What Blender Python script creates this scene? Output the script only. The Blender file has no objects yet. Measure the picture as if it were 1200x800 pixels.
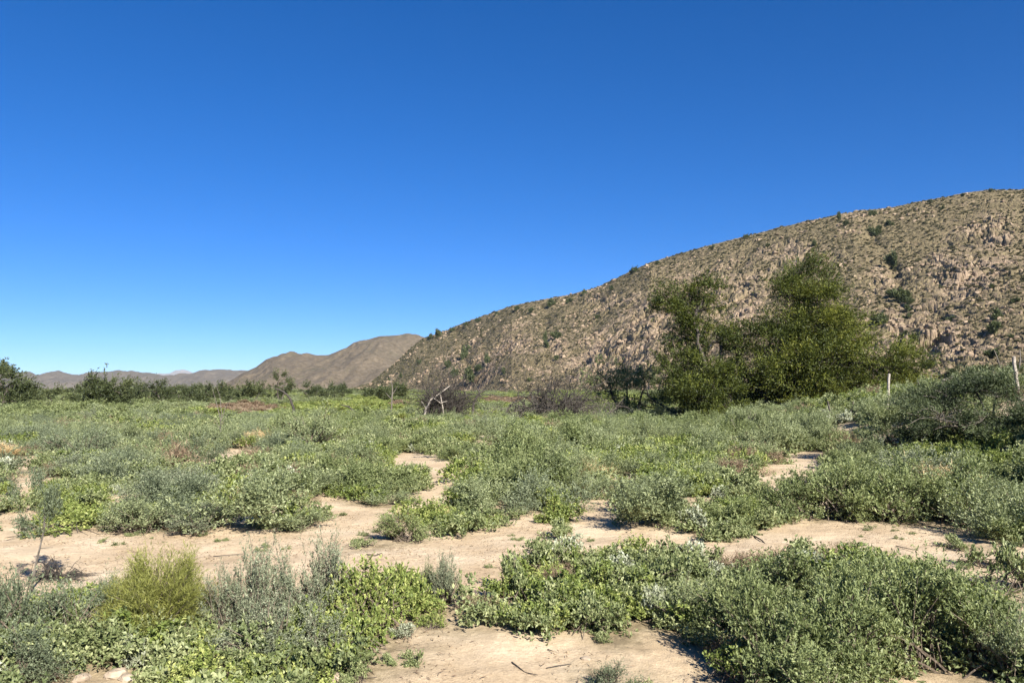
import bpy, math, random
import numpy as np
from mathutils import Vector

# ------------------------------------------------------------------ camera, sky, sun, exposure
S = bpy.context.scene
COL = S.collection
FPX = 933.0                       # focal length in pixels of a 1200 px wide picture
CAMZ = 1.8
PITCH = math.atan(55.0 / FPX)
cam_d = bpy.data.cameras.new("camera"); cam = bpy.data.objects.new("camera", cam_d); COL.objects.link(cam)
cam_d.sensor_width = 36.0; cam_d.lens = 36.0 * FPX / 1200.0
cam_d.clip_start = 0.05; cam_d.clip_end = 40000.0
cam.location = (0, 0, CAMZ); cam.rotation_euler = (math.pi / 2 + PITCH, 0, 0)
S.camera = cam

SUN_AZ, SUN_EL = math.radians(152), math.radians(34)
w = bpy.data.worlds.new("World"); S.world = w; w.use_nodes = True
nt = w.node_tree; nt.nodes.clear()
out = nt.nodes.new("ShaderNodeOutputWorld"); bg = nt.nodes.new("ShaderNodeBackground")
sky = nt.nodes.new("ShaderNodeTexSky"); sky.sky_type = 'NISHITA'; sky.sun_disc = False
sky.sun_elevation = SUN_EL; sky.sun_rotation = SUN_AZ
sky.altitude = 3000; sky.air_density = 1.0; sky.dust_density = 0.0; sky.ozone_density = 4.0
hs = nt.nodes.new("ShaderNodeHueSaturation"); hs.inputs["Saturation"].default_value = 1.3
gm = nt.nodes.new("ShaderNodeGamma"); gm.inputs["Gamma"].default_value = 0.88
nt.links.new(sky.outputs[0], hs.inputs["Color"]); nt.links.new(hs.outputs[0], gm.inputs[0])
tn_ = nt.nodes.new("ShaderNodeMixRGB"); tn_.blend_type = 'MULTIPLY'; tn_.inputs[0].default_value = 1.0; tn_.inputs[2].default_value = (.55, .68, .95, 1)
nt.links.new(gm.outputs[0], tn_.inputs[1]); nt.links.new(tn_.outputs[0], bg.inputs[0]); bg.inputs[1].default_value = 0.0765
nt.links.new(bg.outputs[0], out.inputs[0])
sl = bpy.data.lights.new("sun", 'SUN'); sl.energy = 5.0; sl.angle = math.radians(0.53); sl.color = (1.0, 0.95, 0.87)
so = bpy.data.objects.new("sun", sl); COL.objects.link(so)
sdir = Vector((math.cos(SUN_EL) * math.sin(SUN_AZ), math.cos(SUN_EL) * math.cos(SUN_AZ), math.sin(SUN_EL)))
so.rotation_euler = sdir.to_track_quat('Z', 'Y').to_euler(); so.location = (30, -10, 40)
vs = S.view_settings
vs.view_transform = 'Standard'; vs.look = 'None'; vs.gamma = 1.0; vs.use_curve_mapping = False
vs.exposure = 1.27
cy_ = S.cycles
cy_.max_bounces = 5; cy_.diffuse_bounces = 2; cy_.glossy_bounces = 1; cy_.transmission_bounces = 3
cy_.transparent_max_bounces = 4; cy_.volume_bounces = 0; cy_.caustics_reflective = False; cy_.caustics_refractive = False
cy_.use_denoising = True; cy_.denoiser = 'OPENIMAGEDENOISE'; cy_.denoising_input_passes = 'RGB_ALBEDO_NORMAL'; cy_.denoising_prefilter = 'ACCURATE'

random.seed(7)
RNG = np.random.default_rng(11)

# ------------------------------------------------------------------ noise
def _h(ix, iy, s):
    n = (ix.astype(np.int64) * 374761393 + iy.astype(np.int64) * 668265263 + s * 974634777) & 0x7fffffff
    n = ((n ^ (n >> 13)) * 1274126177) & 0x7fffffff
    n = ((n ^ (n >> 16)) * 2246822519) & 0x7fffffff
    return ((n ^ (n >> 15)) & 0xffff) / 65535.0
def vnoise(x, y, s=0):
    ix = np.floor(x); iy = np.floor(y); fx = x - ix; fy = y - iy
    fx = fx * fx * (3 - 2 * fx); fy = fy * fy * (3 - 2 * fy)
    a = _h(ix, iy, s); b = _h(ix + 1, iy, s); c = _h(ix, iy + 1, s); d = _h(ix + 1, iy + 1, s)
    return (a * (1 - fx) + b * fx) * (1 - fy) + (c * (1 - fx) + d * fx) * fy
def fbm(x, y, s=0, o=4, g=0.5):
    r = 0; a = 1; t = 0
    for k in range(o):
        r = r + a * (vnoise(x * 2 ** k + 17.3 * k, y * 2 ** k - 9.1 * k, s + k) - 0.5); t += a; a *= g
    return 2 * r / t                       # about -1..1
def worley(x, y, s=0):
    ix = np.floor(x); iy = np.floor(y)
    f1 = np.full(x.shape, 9.0); f2 = np.full(x.shape, 9.0); idv = np.zeros(x.shape)
    for dx in (-1, 0, 1):
        for dy in (-1, 0, 1):
            cx = ix + dx; cy = iy + dy
            px = cx + _h(cx, cy, s); py = cy + _h(cx, cy, s + 5)
            d = np.hypot(px - x, py - y); nid = _h(cx, cy, s + 9)
            m = d < f1
            f2 = np.where(m, f1, np.minimum(f2, d)); idv = np.where(m, nid, idv); f1 = np.where(m, d, f1)
    return f1, f2, idv
def sst(a, b, x):
    t = np.clip((x - a) / (b - a), 0, 1); return t * t * (3 - 2 * t)

# ------------------------------------------------------------------ view geometry (pixels of the 1200x800 photo <-> rays)
cp, sp = math.cos(PITCH), math.sin(PITCH)
def ray(px, py):
    cx = (np.asarray(px, float) - 600) / FPX; cy = -(np.asarray(py, float) - 400) / FPX
    Y = cp - cy * sp; Z = sp + cy * cp
    return cx / Y, Z / Y                                     # X/Y and (z-cam)/Y
def proj(x, y, z):
    f = y * cp + (z - CAMZ) * sp; u = -y * sp + (z - CAMZ) * cp
    return 600 + FPX * x / f, 400 - FPX * u / f
def zg(x, y):                                                # height of the flat
    x = np.asarray(x, float); y = np.asarray(y, float)
    z = 0.10 * fbm(x / 7, y / 7, 3, 2) + 0.045 * fbm(x / 1.7, y / 1.7, 8, 3)
    bank = 1.6 * sst(8, 15, x) * (1 - 0.6 * sst(28, 40, y)) * sst(6, 14, y)
    return z + bank
def gpt(px, py):
    u, e = ray(px, py); z = 0.0
    for _ in range(12):
        Y = (z - CAMZ) / min(float(e), -0.002); z = 0.5 * z + 0.5 * float(zg(u * Y, Y))
    return float(u * Y), float(Y), float(zg(u * Y, Y))
def at(px, py, Y):
    u, e = ray(px, py); return Vector((float(u) * Y, Y, CAMZ + float(e) * Y))

# sand clearings, as seen (converted to ground positions when used)
SAND = [
 [(-60,628),(0,628),(130,616),(240,620),(380,619),(450,608),(462,632),(520,626),(536,640),(512,676),(440,672),(400,690),(250,690),(120,690),(60,700),(-60,700)],
 [(612,604),(648,614),(636,632),(604,655),(598,688),(515,694),(500,672),(530,640),(560,632),(592,612)],
 [(640,626),(720,620),(780,618),(850,634),(930,622),(960,611),(1080,609),(1190,616),(1135,634),(1165,662),(1290,670),(1290,730),(1150,695),(1080,656),(1000,636),(930,642),(860,652),(800,642),(700,642)],
 [(495,714),(560,722),(640,746),(740,735),(815,742),(850,775),(868,900),(380,900),(405,775),(450,735)],
 [(1030,775),(1120,786),(1190,805),(1190,900),(980,900),(1000,800)],
 [(648,578),(700,582),(748,596),(744,606),(690,604),(652,596)],
 [(876,560),(905,548),(925,530),(962,527),(972,545),(935,572),(890,576)],
 [(452,528),(492,532),(545,541),(538,553),(500,551),(462,546)],
 [(232,532),(280,524),(308,528),(300,538),(262,550),(240,545)],
 [(4,543),(30,536),(60,538),(50,562),(6,562)], [(-20,602),(48,598),(48,614),(-20,614)],
 [(492,562),(530,562),(536,574),(500,574)], [(30,786),(90,782),(160,790),(170,900),(0,900)],
 [(800,604),(850,600),(846,610),(808,612)], [(395,604),(445,600),(452,614),(398,616)], [(255,594),(335,588),(340,600),(262,606)], [(690,548),(735,545),(738,553),(695,555)], [(150,520),(200,517),(205,524),(155,527)], [(560,590),(600,586),(604,595),(566,598)], [(0,575),(50,570),(54,580),(0,584)], [(1010,520),(1060,516),(1062,523),(1014,526)], [(120,583),(180,578),(184,588),(126,593)], [(540,512),(590,509),(592,515),(544,518)], [(356,522),(395,520),(400,527),(360,530)],
]
def inpoly(px, py, poly):
    c = np.zeros(np.shape(px), bool); n = len(poly)
    for i in range(n):
        x1, y1 = poly[i]; x2, y2 = poly[(i + 1) % n]
        if y1 == y2: continue
        t = ((y1 > py) != (y2 > py)) & (px < (x2 - x1) * (py - y1) / (y2 - y1) + x1)
        c ^= t
    return c
def in_sand(px, py):
    r = np.zeros(np.shape(px), bool)
    for p in SAND: r |= inpoly(px, py, p)
    return r

# ------------------------------------------------------------------ mesh helpers
class MB:
    def __init__(s): s.v = []; s.f = []; s.n = 0; s.t = []
    def add(s, v, f, tint=0.5):
        v = np.asarray(v, float).reshape(-1, 3); f = np.asarray(f, np.int64)
        s.v.append(v); s.f.append(f + s.n); s.n += len(v)
        s.t.append(np.broadcast_to(np.asarray(tint, float), (len(v),)))
    def mesh(s, name, mat, smooth=False):
        m = bpy.data.meshes.new(name)
        V = np.concatenate(s.v); T = np.concatenate(s.t)
        k3 = [f for f in s.f if f.shape[1] == 3]; k4 = [f for f in s.f if f.shape[1] == 4]
        loops = np.concatenate([f.ravel() for f in k4 + k3]); tot = np.concatenate([np.full(len(f), f.shape[1]) for f in k4 + k3])
        st = np.concatenate([[0], np.cumsum(tot)[:-1]])
        m.vertices.add(len(V)); m.vertices.foreach_set("co", V.astype(np.float32).ravel())
        m.loops.add(len(loops)); m.loops.foreach_set("vertex_index", loops.astype(np.int32))
        m.polygons.add(len(tot)); m.polygons.foreach_set("loop_start", st.astype(np.int32))
        try: m.polygons.foreach_set("loop_total", tot.astype(np.int32))
        except Exception: pass
        m.polygons.foreach_set("use_smooth", np.full(len(tot), smooth))
        a = m.attributes.new("tint", 'FLOAT', 'POINT'); a.data.foreach_set("value", T.astype(np.float32))
        m.update(calc_edges=True); m.materials.append(mat)
        return m
def unit(v): return v / np.maximum(np.linalg.norm(v, axis=-1, keepdims=True), 1e-9)
def rvec(n, rng=None): return unit((rng or RNG).normal(size=(n, 3)))
def leaves(mb, P, D, L, W, tint, fold=0.12, broad=False):
    """one leaf per row: P foot, D direction"""
    n = len(P)
    if n == 0: return
    D = unit(D); R = rvec(n); R[:, 2] = np.abs(R[:, 2]) + 0.5
    Sd = unit(np.cross(D, R)); N = np.cross(Sd, D)
    L = np.broadcast_to(np.asarray(L, float), (n,))[:, None]; W = np.broadcast_to(np.asarray(W, float), (n,))[:, None]
    T = np.repeat(np.broadcast_to(np.asarray(tint, float), (n,)), 5 if broad else 4)
    if broad:
        V = np.stack([P, P + D * L * .55 - N * W * fold, P + D * L - N * L * .12, P + D * L * .45 + Sd * W * .5 + N * W * fold, P + D * L * .45 - Sd * W * .5 + N * W * fold], 1)
        b = np.arange(n)[:, None] * 5
        F = np.concatenate([b + np.array([[0, 3, 2, 1]]), b + np.array([[0, 1, 2, 4]])])
    else:
        V = np.stack([P, P + D * L * .5 + Sd * W * .5 + N * W * fold, P + D * L - N * L * .08, P + D * L * .5 - Sd * W * .5], 1)
        F = np.arange(n * 4).reshape(n, 4)
    mb.add(V.reshape(-1, 3), F, T)
def tube(mb, pts, rad, sides=5, tint=0.5, cap=True):
    pts = np.asarray([tuple(p) for p in pts], float); k = len(pts)
    rad = np.broadcast_to(np.asarray(rad, float), (k,))
    tg = unit(np.gradient(pts, axis=0)); ref = np.array([0.31, 0.2, 0.93])
    if abs(tg[0] @ ref) > .9: ref = np.array([1.0, .1, 0])
    a = unit(np.cross(tg, ref)); b = np.cross(tg, a)
    an = np.arange(sides) * 2 * math.pi / sides
    V = pts[:, None] + rad[:, None, None] * (np.cos(an)[None, :, None] * a[:, None] + np.sin(an)[None, :, None] * b[:, None])
    i = np.arange(k - 1)[:, None] * sides; j = np.arange(sides)[None]; j2 = (j + 1) % sides
    F = np.stack([i + j, i + j2, i + sides + j2, i + sides + j], -1).reshape(-1, 4)
    mb.add(V.reshape(-1, 3), F, tint)
    if cap:
        top = V[-1]; c = top.mean(0) + tg[-1] * rad[-1] * .5
        n0 = len(top); mb.add(np.vstack([top, c]), np.array([[q, (q + 1) % n0, n0] for q in range(n0)]), tint)
def obj(name, mesh, parent=None, loc=None, rz=0, sc=None):
    o = bpy.data.objects.new(name, mesh); COL.objects.link(o)
    if parent: o.parent = parent
    if loc is not None: o.location = loc
    o.rotation_euler = (0, 0, rz)
    if sc is not None: o.scale = sc if hasattr(sc, '__len__') else (sc, sc, sc)
    return o
def empty(name, loc, rz=0, sc=None):
    o = obj(name, None, None, loc, rz, sc); o.empty_display_size = 0.3; return o
def tag(o, label=None, cat=None, group=None, kind=None):
    if label: o["label"] = label
    if cat: o["category"] = cat
    if group: o["group"] = group
    if kind: o["kind"] = kind
    return o

# ------------------------------------------------------------------ materials
def newmat(name):
    m = bpy.data.materials.new(name); m.use_nodes = True; n = m.node_tree; n.nodes.clear()
    o = n.nodes.new("ShaderNodeOutputMaterial"); return m, n, o
def N(n, t, **kw):
    q = n.nodes.new(t)
    for k, v in kw.items(): setattr(q, k, v)
    return q
def leafmat(name, stops, trans=0.28, rough=0.5, var=0.25):
    m, n, o = newmat(name)
    at_ = N(n, "ShaderNodeAttribute", attribute_name="tint"); oi = N(n, "ShaderNodeObjectInfo")
    r = N(n, "ShaderNodeValToRGB"); cr = r.color_ramp
    while len(cr.elements) < len(stops): cr.elements.new(0.5)
    for e, (p, c) in zip(cr.elements, stops): e.position = p; e.color = (*c, 1)
    ma = N(n, "ShaderNodeMath", operation='MULTIPLY_ADD'); n.links.new(oi.outputs["Random"], ma.inputs[0]); ma.inputs[1].default_value = var
    sb = N(n, "ShaderNodeMath", operation='SUBTRACT'); n.links.new(at_.outputs["Fac"], sb.inputs[0]); sb.inputs[1].default_value = var / 2
    n.links.new(sb.outputs[0], ma.inputs[2]); n.links.new(ma.outputs[0], r.inputs[0])
    p = N(n, "ShaderNodeBsdfPrincipled"); p.inputs["Roughness"].default_value = rough; p.inputs["Specular IOR Level"].default_value = .3
    t = N(n, "ShaderNodeBsdfTranslucent"); mx = N(n, "ShaderNodeMixShader"); mx.inputs[0].default_value = trans
    tc = N(n, "ShaderNodeMixRGB", blend_type='MULTIPLY'); tc.inputs[0].default_value = 1; tc.inputs[2].default_value = (1.15, 1.2, .55, 1)
    n.links.new(r.outputs[0], p.inputs["Base Color"]); n.links.new(r.outputs[0], tc.inputs[1]); n.links.new(tc.outputs[0], t.inputs[0])
    n.links.new(p.outputs[0], mx.inputs[1]); n.links.new(t.outputs[0], mx.inputs[2]); n.links.new(mx.outputs[0], o.inputs[0])
    return m
def barkmat(name, c1, c2, scale=18):
    m, n, o = newmat(name)
    tc = N(n, "ShaderNodeTexCoord"); no = N(n, "ShaderNodeTexNoise"); no.inputs["Scale"].default_value = scale; no.inputs["Detail"].default_value = 5
    r = N(n, "ShaderNodeValToRGB"); r.color_ramp.elements[0].position = .35; r.color_ramp.elements[0].color = (*c1, 1); r.color_ramp.elements[1].position = .68; r.color_ramp.elements[1].color = (*c2, 1)
    b = N(n, "ShaderNodeBump"); b.inputs["Strength"].default_value = .6; b.inputs["Distance"].default_value = .03
    p = N(n, "ShaderNodeBsdfPrincipled"); p.inputs["Roughness"].default_value = .85
    n.links.new(tc.outputs["Object"], no.inputs[0]); n.links.new(no.outputs[0], r.inputs[0]); n.links.new(r.outputs[0], p.inputs[0])
    n.links.new(no.outputs[0], b.inputs["Height"]); n.links.new(b.outputs[0], p.inputs["Normal"]); n.links.new(p.outputs[0], o.inputs[0])
    return m
M = {
 'sage':   leafmat("sage_leaf", [(0, (.095,.115,.055)), (.5, (.215,.248,.120)), (1, (.38,.41,.22))], .22),
 'feather':leafmat("feathery_leaf", [(0, (.095,.120,.045)), (.5, (.190,.225,.090)), (1, (.33,.36,.16))], .25),
 'grey':   leafmat("grey_leaf", [(0, (.100,.118,.068)), (.5, (.185,.205,.125)), (1, (.32,.34,.22))], .18),
 'broad':  leafmat("broad_leaf", [(0, (.090,.125,.030)), (.5, (.195,.240,.062)), (1, (.42,.44,.15))], .25, .45),
 'dull':   leafmat("dull_leaf", [(0, (.080,.105,.040)), (.5, (.170,.200,.080)), (1, (.38,.40,.20))], .2, .5),
 'silver': leafmat("silver_leaf", [(0, (.18,.20,.12)), (.5, (.32,.34,.23)), (1, (.50,.52,.39))], .15, .6),
 'yellow': leafmat("yellow_green_twig", [(0, (.12,.125,.030)), (.5, (.235,.245,.062)), (1, (.38,.37,.12))], .25),
 'tree':   leafmat("tree_leaf", [(0, (.018,.026,.006)), (.5, (.078,.096,.017)), (1, (.25,.25,.040))], .14, .5, .06),
 'dark':   leafmat("dark_leaf", [(0, (.035,.045,.018)), (.5, (.075,.092,.035)), (1, (.15,.165,.07))], .2),
 'bluedark': leafmat("dark_sage_leaf", [(0, (.080,.098,.055)), (.5, (.150,.178,.100)), (1, (.28,.31,.19))], .2),
 'thick':  leafmat("thicket_leaf", [(0, (.012,.019,.008)), (.5, (.036,.050,.020)), (1, (.14,.17,.075))], .1),
 'dry':    leafmat("dry_leaf", [(0, (.12,.070,.045)), (.5, (.215,.155,.10)), (1, (.40,.31,.20))], .15, .7),
 'straw':  leafmat("straw_leaf", [(0, (.34,.23,.11)), (.5, (.50,.37,.19)), (1, (.66,.54,.32))], .15, .7),
 'olive':  leafmat("olive_leaf", [(0, (.060,.056,.028)), (.5, (.120,.112,.055)), (1, (.23,.205,.11))], .15),
 'stem':   barkmat("shrub_stem", (.08,.06,.042), (.18,.14,.10), 40),
 'bark':   barkmat("tree_bark", (.035,.028,.022), (.10,.08,.062), 9),
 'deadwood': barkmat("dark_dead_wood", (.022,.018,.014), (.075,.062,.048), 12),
 'greywood': barkmat("grey_dead_wood", (.075,.064,.050), (.18,.155,.125), 14),
 'whitewood': barkmat("bleached_trunk", (.26,.22,.18), (.42,.37,.31), 14),
 'palewood': barkmat("bleached_wood", (.22,.19,.15), (.40,.35,.29), 14),
}
def groundmat():
    m, n, o = newmat("sandy_soil")
    ge = N(n, "ShaderNodeNewGeometry"); L = n.links.new
    def noise(s, d=5, r=.55):
        q = N(n, "ShaderNodeTexNoise"); q.inputs["Scale"].default_value = s; q.inputs["Detail"].default_value = d; q.inputs["Roughness"].default_value = r
        L(ge.outputs["Position"], q.inputs["Vector"]); return q
    def ramp(src, st):
        r = N(n, "ShaderNodeValToRGB"); cr = r.color_ramp
        while len(cr.elements) < len(st): cr.elements.new(.5)
        for e, (p, c) in zip(cr.elements, st): e.position = p; e.color = (*c, 1)
        L(src, r.inputs[0]); return r
    n1 = noise(1.1, 6, .62); base = ramp(n1.outputs[0], [(.30, (.41,.305,.188)), (.5, (.51,.395,.258)), (.70, (.60,.485,.335))])
    n2 = noise(28, 5, .7); fine = ramp(n2.outputs[0], [(.32, (.70,.68,.66)), (.55, (1,1,1)), (.8, (1.1,1.1,1.1))])
    mu = N(n, "ShaderNodeMixRGB", blend_type='MULTIPLY'); mu.inputs[0].default_value = .75; L(base.outputs[0], mu.inputs[1]); L(fine.outputs[0], mu.inputs[2])
    # crumbs of litter: small dark brown specks in drifts
    vo = N(n, "ShaderNodeTexVoronoi"); vo.inputs["Scale"].default_value = 22; L(ge.outputs["Position"], vo.inputs["Vector"])
    sp_ = N(n, "ShaderNodeMath", operation='LESS_THAN'); L(vo.outputs["Distance"], sp_.inputs[0]); sp_.inputs[1].default_value = .16
    n3 = noise(2.3, 4); dm = ramp(n3.outputs[0], [(.48, (0,0,0)), (.62, (1,1,1))])
    k = N(n, "ShaderNodeMath", operation='MULTIPLY'); L(sp_.outputs[0], k.inputs[0]); L(dm.outputs[0], k.inputs[1])
    mx = N(n, "ShaderNodeMixRGB"); L(k.outputs[0], mx.inputs[0]); L(mu.outputs[0], mx.inputs[1]); mx.inputs[2].default_value = (.16,.10,.06,1)
    # soil under the plants carries leaf litter ("tint" = vegetated)
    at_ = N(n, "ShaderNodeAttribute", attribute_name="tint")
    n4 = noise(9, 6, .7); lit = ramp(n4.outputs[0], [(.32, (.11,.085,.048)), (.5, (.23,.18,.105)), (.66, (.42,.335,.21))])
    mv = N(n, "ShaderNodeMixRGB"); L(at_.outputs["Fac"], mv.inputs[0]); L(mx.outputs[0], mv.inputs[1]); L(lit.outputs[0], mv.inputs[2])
    b = N(n, "ShaderNodeBump"); b.inputs["Strength"].default_value = .55; b.inputs["Distance"].default_value = .03
    b2 = N(n, "ShaderNodeBump"); b2.inputs["Strength"].default_value = .7; b2.inputs["Distance"].default_value = .012
    n5 = noise(6, 6, .6); L(n5.outputs[0], b.inputs["Height"]); n6 = noise(60, 4, .7); L(n6.outputs[0], b2.inputs["Height"]); L(b.outputs[0], b2.inputs["Normal"])
    p = N(n, "ShaderNodeBsdfPrincipled"); p.inputs["Roughness"].default_value = .95; p.inputs["Specular IOR Level"].default_value = .15
    L(mv.outputs[0], p.inputs[0]); L(b2.outputs[0], p.inputs["Normal"]); L(p.outputs[0], o.inputs[0])
    return m
def hillmat(name, rocks, green, gk=.5, bump=1.0, far=1.0):
    m, n, o = newmat(name)
    ge = N(n, "ShaderNodeNewGeometry"); L = n.links.new
    def noise(s, d=6, r=.6):
        q = N(n, "ShaderNodeTexNoise"); q.inputs["Scale"].default_value = s * far; q.inputs["Detail"].default_value = d; q.inputs["Roughness"].default_value = r
        L(ge.outputs["Position"], q.inputs["Vector"]); return q
    def ramp(src, st):
        r = N(n, "ShaderNodeValToRGB"); cr = r.color_ramp
        while len(cr.elements) < len(st): cr.elements.new(.5)
        for e, (p, c) in zip(cr.elements, st): e.position = p; e.color = (*c, 1)
        L(src, r.inputs[0]); return r
    at_ = N(n, "ShaderNodeAttribute", attribute_name="tint")
    n1 = noise(.35, 8, .7); rk = ramp(n1.outputs[0], [(.30, rocks[0]), (.5, rocks[1]), (.68, rocks[2])])
    n2 = noise(.06, 4); n3 = noise(.9, 5, .7)
    a = N(n, "ShaderNodeMath", operation='ADD'); L(n2.outputs[0], a.inputs[0]); L(n3.outputs[0], a.inputs[1])
    a2 = N(n, "ShaderNodeMath", operation='ADD'); L(a.outputs[0], a2.inputs[0]); L(at_.outputs["Fac"], a2.inputs[1])
    mk = ramp(a2.outputs[0], [(0, (0,0,0)), (1, (1,1,1))]); mr = N(n, "ShaderNodeMapRange")
    mr.inputs[1].default_value = 1.45 - gk * .5; mr.inputs[2].default_value = 1.75 - gk * .5; L(a2.outputs[0], mr.inputs[0])
    g = ramp(n3.outputs[0], [(.35, green[0]), (.65, green[1])])
    mx = N(n, "ShaderNodeMixRGB"); L(mr.outputs[0], mx.inputs[0]); L(rk.outputs[0], mx.inputs[1]); L(g.outputs[0], mx.inputs[2])
    b = N(n, "ShaderNodeBump"); b.inputs["Strength"].default_value = bump; b.inputs["Distance"].default_value = .6 / far
    L(n3.outputs[0], b.inputs["Height"])
    p = N(n, "ShaderNodeBsdfPrincipled"); p.inputs["Roughness"].default_value = .92; p.inputs["Specular IOR Level"].default_value = .15
    L(mx.outputs[0], p.inputs[0]); L(b.outputs[0], p.inputs["Normal"]); L(p.outputs[0], o.inputs[0])
    n.nodes.remove(mk)
    return m

# ------------------------------------------------------------------ setting: ground sheet
def grid_faces(r, c):
    i = np.arange(r - 1)[:, None] * c; j = np.arange(c - 1)[None]
    return np.stack([i + j, i + j + 1, i + c + j + 1, i + c + j], -1).reshape(-1, 4)
ys = np.concatenate([np.linspace(-40, 2.4, 30), np.arange(2.5, 15, .032), np.geomspace(15, 60, 150), np.geomspace(61, 16000, 90)])
ss = np.linspace(-1, 1, 620)
Yg, Sg = np.meshgrid(ys, ss, indexing='ij'); Xg = Sg * (np.abs(Yg) * .9 + 6)
Zg = zg(Xg, Yg)
px_, py_ = proj(Xg, np.maximum(Yg, .6), Zg)
sandm = in_sand(px_ + 5 * fbm(Xg * 3, Yg * 3, 41, 3), py_ + 3 * fbm(Xg * 3, Yg * 3, 47, 3)) & (Yg > 1)
near = 1 - sst(14, 24, Yg)
# crusted, trampled sand: small clods, scuffs and shallow hollows
f1, f2, idv = worley(Xg * 5, Yg * 5, 2)
Zg = Zg + near * (0.020 * fbm(Xg * 2.0, Yg * 2.0, 60, 4) + .008 * fbm(Xg * 6, Yg * 3.4, 63, 3) + 0.008 * np.maximum(0, fbm(Xg * 9, Yg * 9, 61, 3)) + .030 * np.maximum(0, .30 - f1) * (idv > .78) - .05 * np.maximum(0, .25 - f1) * (idv < .10))
mb = MB(); mb.add(np.stack([Xg, Yg, Zg], -1), grid_faces(*Xg.shape), np.where(sandm, 0.0, 1.0).ravel())
# soften the vegetated mask a little
T = mb.t[0].reshape(Xg.shape).copy()
for _ in range(3): T[1:-1, 1:-1] = (T[1:-1, 1:-1] + T[2:, 1:-1] + T[:-2, 1:-1] + T[1:-1, 2:] + T[1:-1, :-2]) / 5
mb.t[0] = (T * .85).ravel()
gr = obj("ground", mb.mesh("ground", groundmat(), True)); tag(gr, kind="structure")

# ------------------------------------------------------------------ setting: hills
def hill(name, sky_px, foot, ridge, mat, cols, rows, rough, seed, g=1.5, sm=False, back=.5, tintf=0):
    sx = np.array([p[0] for p in sky_px], float); sy = np.array([p[1] for p in sky_px], float)
    o_ = np.argsort(sx); sx = sx[o_]; sy = sy[o_]
    u_, e_ = ray(sx, sy)
    U = np.linspace(u_[0], u_[-1], cols); E = np.interp(U, u_, e_)
    PX = np.interp(U, u_, sx)
    F = np.interp(PX, *zip(*foot)); R = np.interp(PX, *zip(*ridge))
    nb = max(12, rows // 8)
    t = np.concatenate([np.linspace(0, 1, rows), 1 + np.linspace(0, 1, nb + 1)[1:]])
    Tt, Uu = np.meshgrid(t, U, indexing='ij')
    Yd = np.where(Tt <= 1, F + (R - F) * Tt, R + (R - F) * back * (Tt - 1))
    e0 = -(CAMZ + 1.5) / F
    gg = np.clip(Tt, 0, 1); gg = gg * (g - (g - 1) * gg)
    Zr = CAMZ + E * R
    Z = np.where(Tt <= 1, CAMZ + (e0 + (E - e0) * gg) * Yd, Zr + (-1.5 - Zr) * sst(0, 1, Tt - 1) ** 1.0)
    X = Uu * Yd
    nz, tint = rough(X, Yd, Z, Tt, seed)
    m_ = MB(); m_.add(np.stack([X, Yd, Z + nz], -1), grid_faces(*X.shape), tint.ravel())
    ob = obj(name, m_.mesh(name, mat, sm)); tag(ob, kind="structure")
    def height(px, t):
        u, _ = ray(px, 400); i = np.interp(u, U, np.arange(cols)); j = np.interp(t, np.linspace(0, 1, rows), np.arange(rows))
        i0 = np.clip(np.round(i).astype(int), 0, cols - 1); j0 = np.clip(np.round(j).astype(int), 0, rows - 1)
        return X[j0, i0], Yd[j0, i0], (Z + nz)[j0, i0], tint[j0, i0]
    # lookup of the surface point seen at a photo pixel
    PXs, PYs = proj(X[:rows], Yd[:rows], (Z + nz)[:rows])
    def seen(px, py):
        u, _ = ray(px, py); i0 = int(np.clip(round(float(np.interp(u, U, np.arange(cols)))), 0, cols - 1))
        j0 = int(np.argmin(np.abs(PYs[:, i0] - py))); return Vector((X[j0, i0], Yd[j0, i0], (Z + nz)[j0, i0]))
    return ob, height, seen
CRAG = [(555,430,30,36),(650,402,14,22),(700,352,40,14),(1080,385,60,34),(1130,330,50,30),(1040,320,25,30),(930,300,50,18),(1000,253,30,8),(780,370,60,40),(725,415,50,35),(1150,270,40,20),(600,400,30,20),(860,350,50,40)]
GULLY = [[(1030,255),(1022,275),(1050,310),(1052,350),(1066,375),(1078,405)],[(641,356),(640,400),(650,430)],[(538,384),(546,412),(556,440)],[(880,290),(862,320),(850,370)]]
def seg_d(px, py, L_):
    d = np.full(px.shape, 1e9)
    for (ax, ay), (bx, by) in zip(L_[:-1], L_[1:]):
        t = np.clip(((px - ax) * (bx - ax) + (py - ay) * (by - ay)) / ((bx - ax) ** 2 + (by - ay) ** 2), 0, 1); d = np.minimum(d, np.hypot(px - ax - t * (bx - ax), py - ay - t * (by - ay)))
    return d
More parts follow.
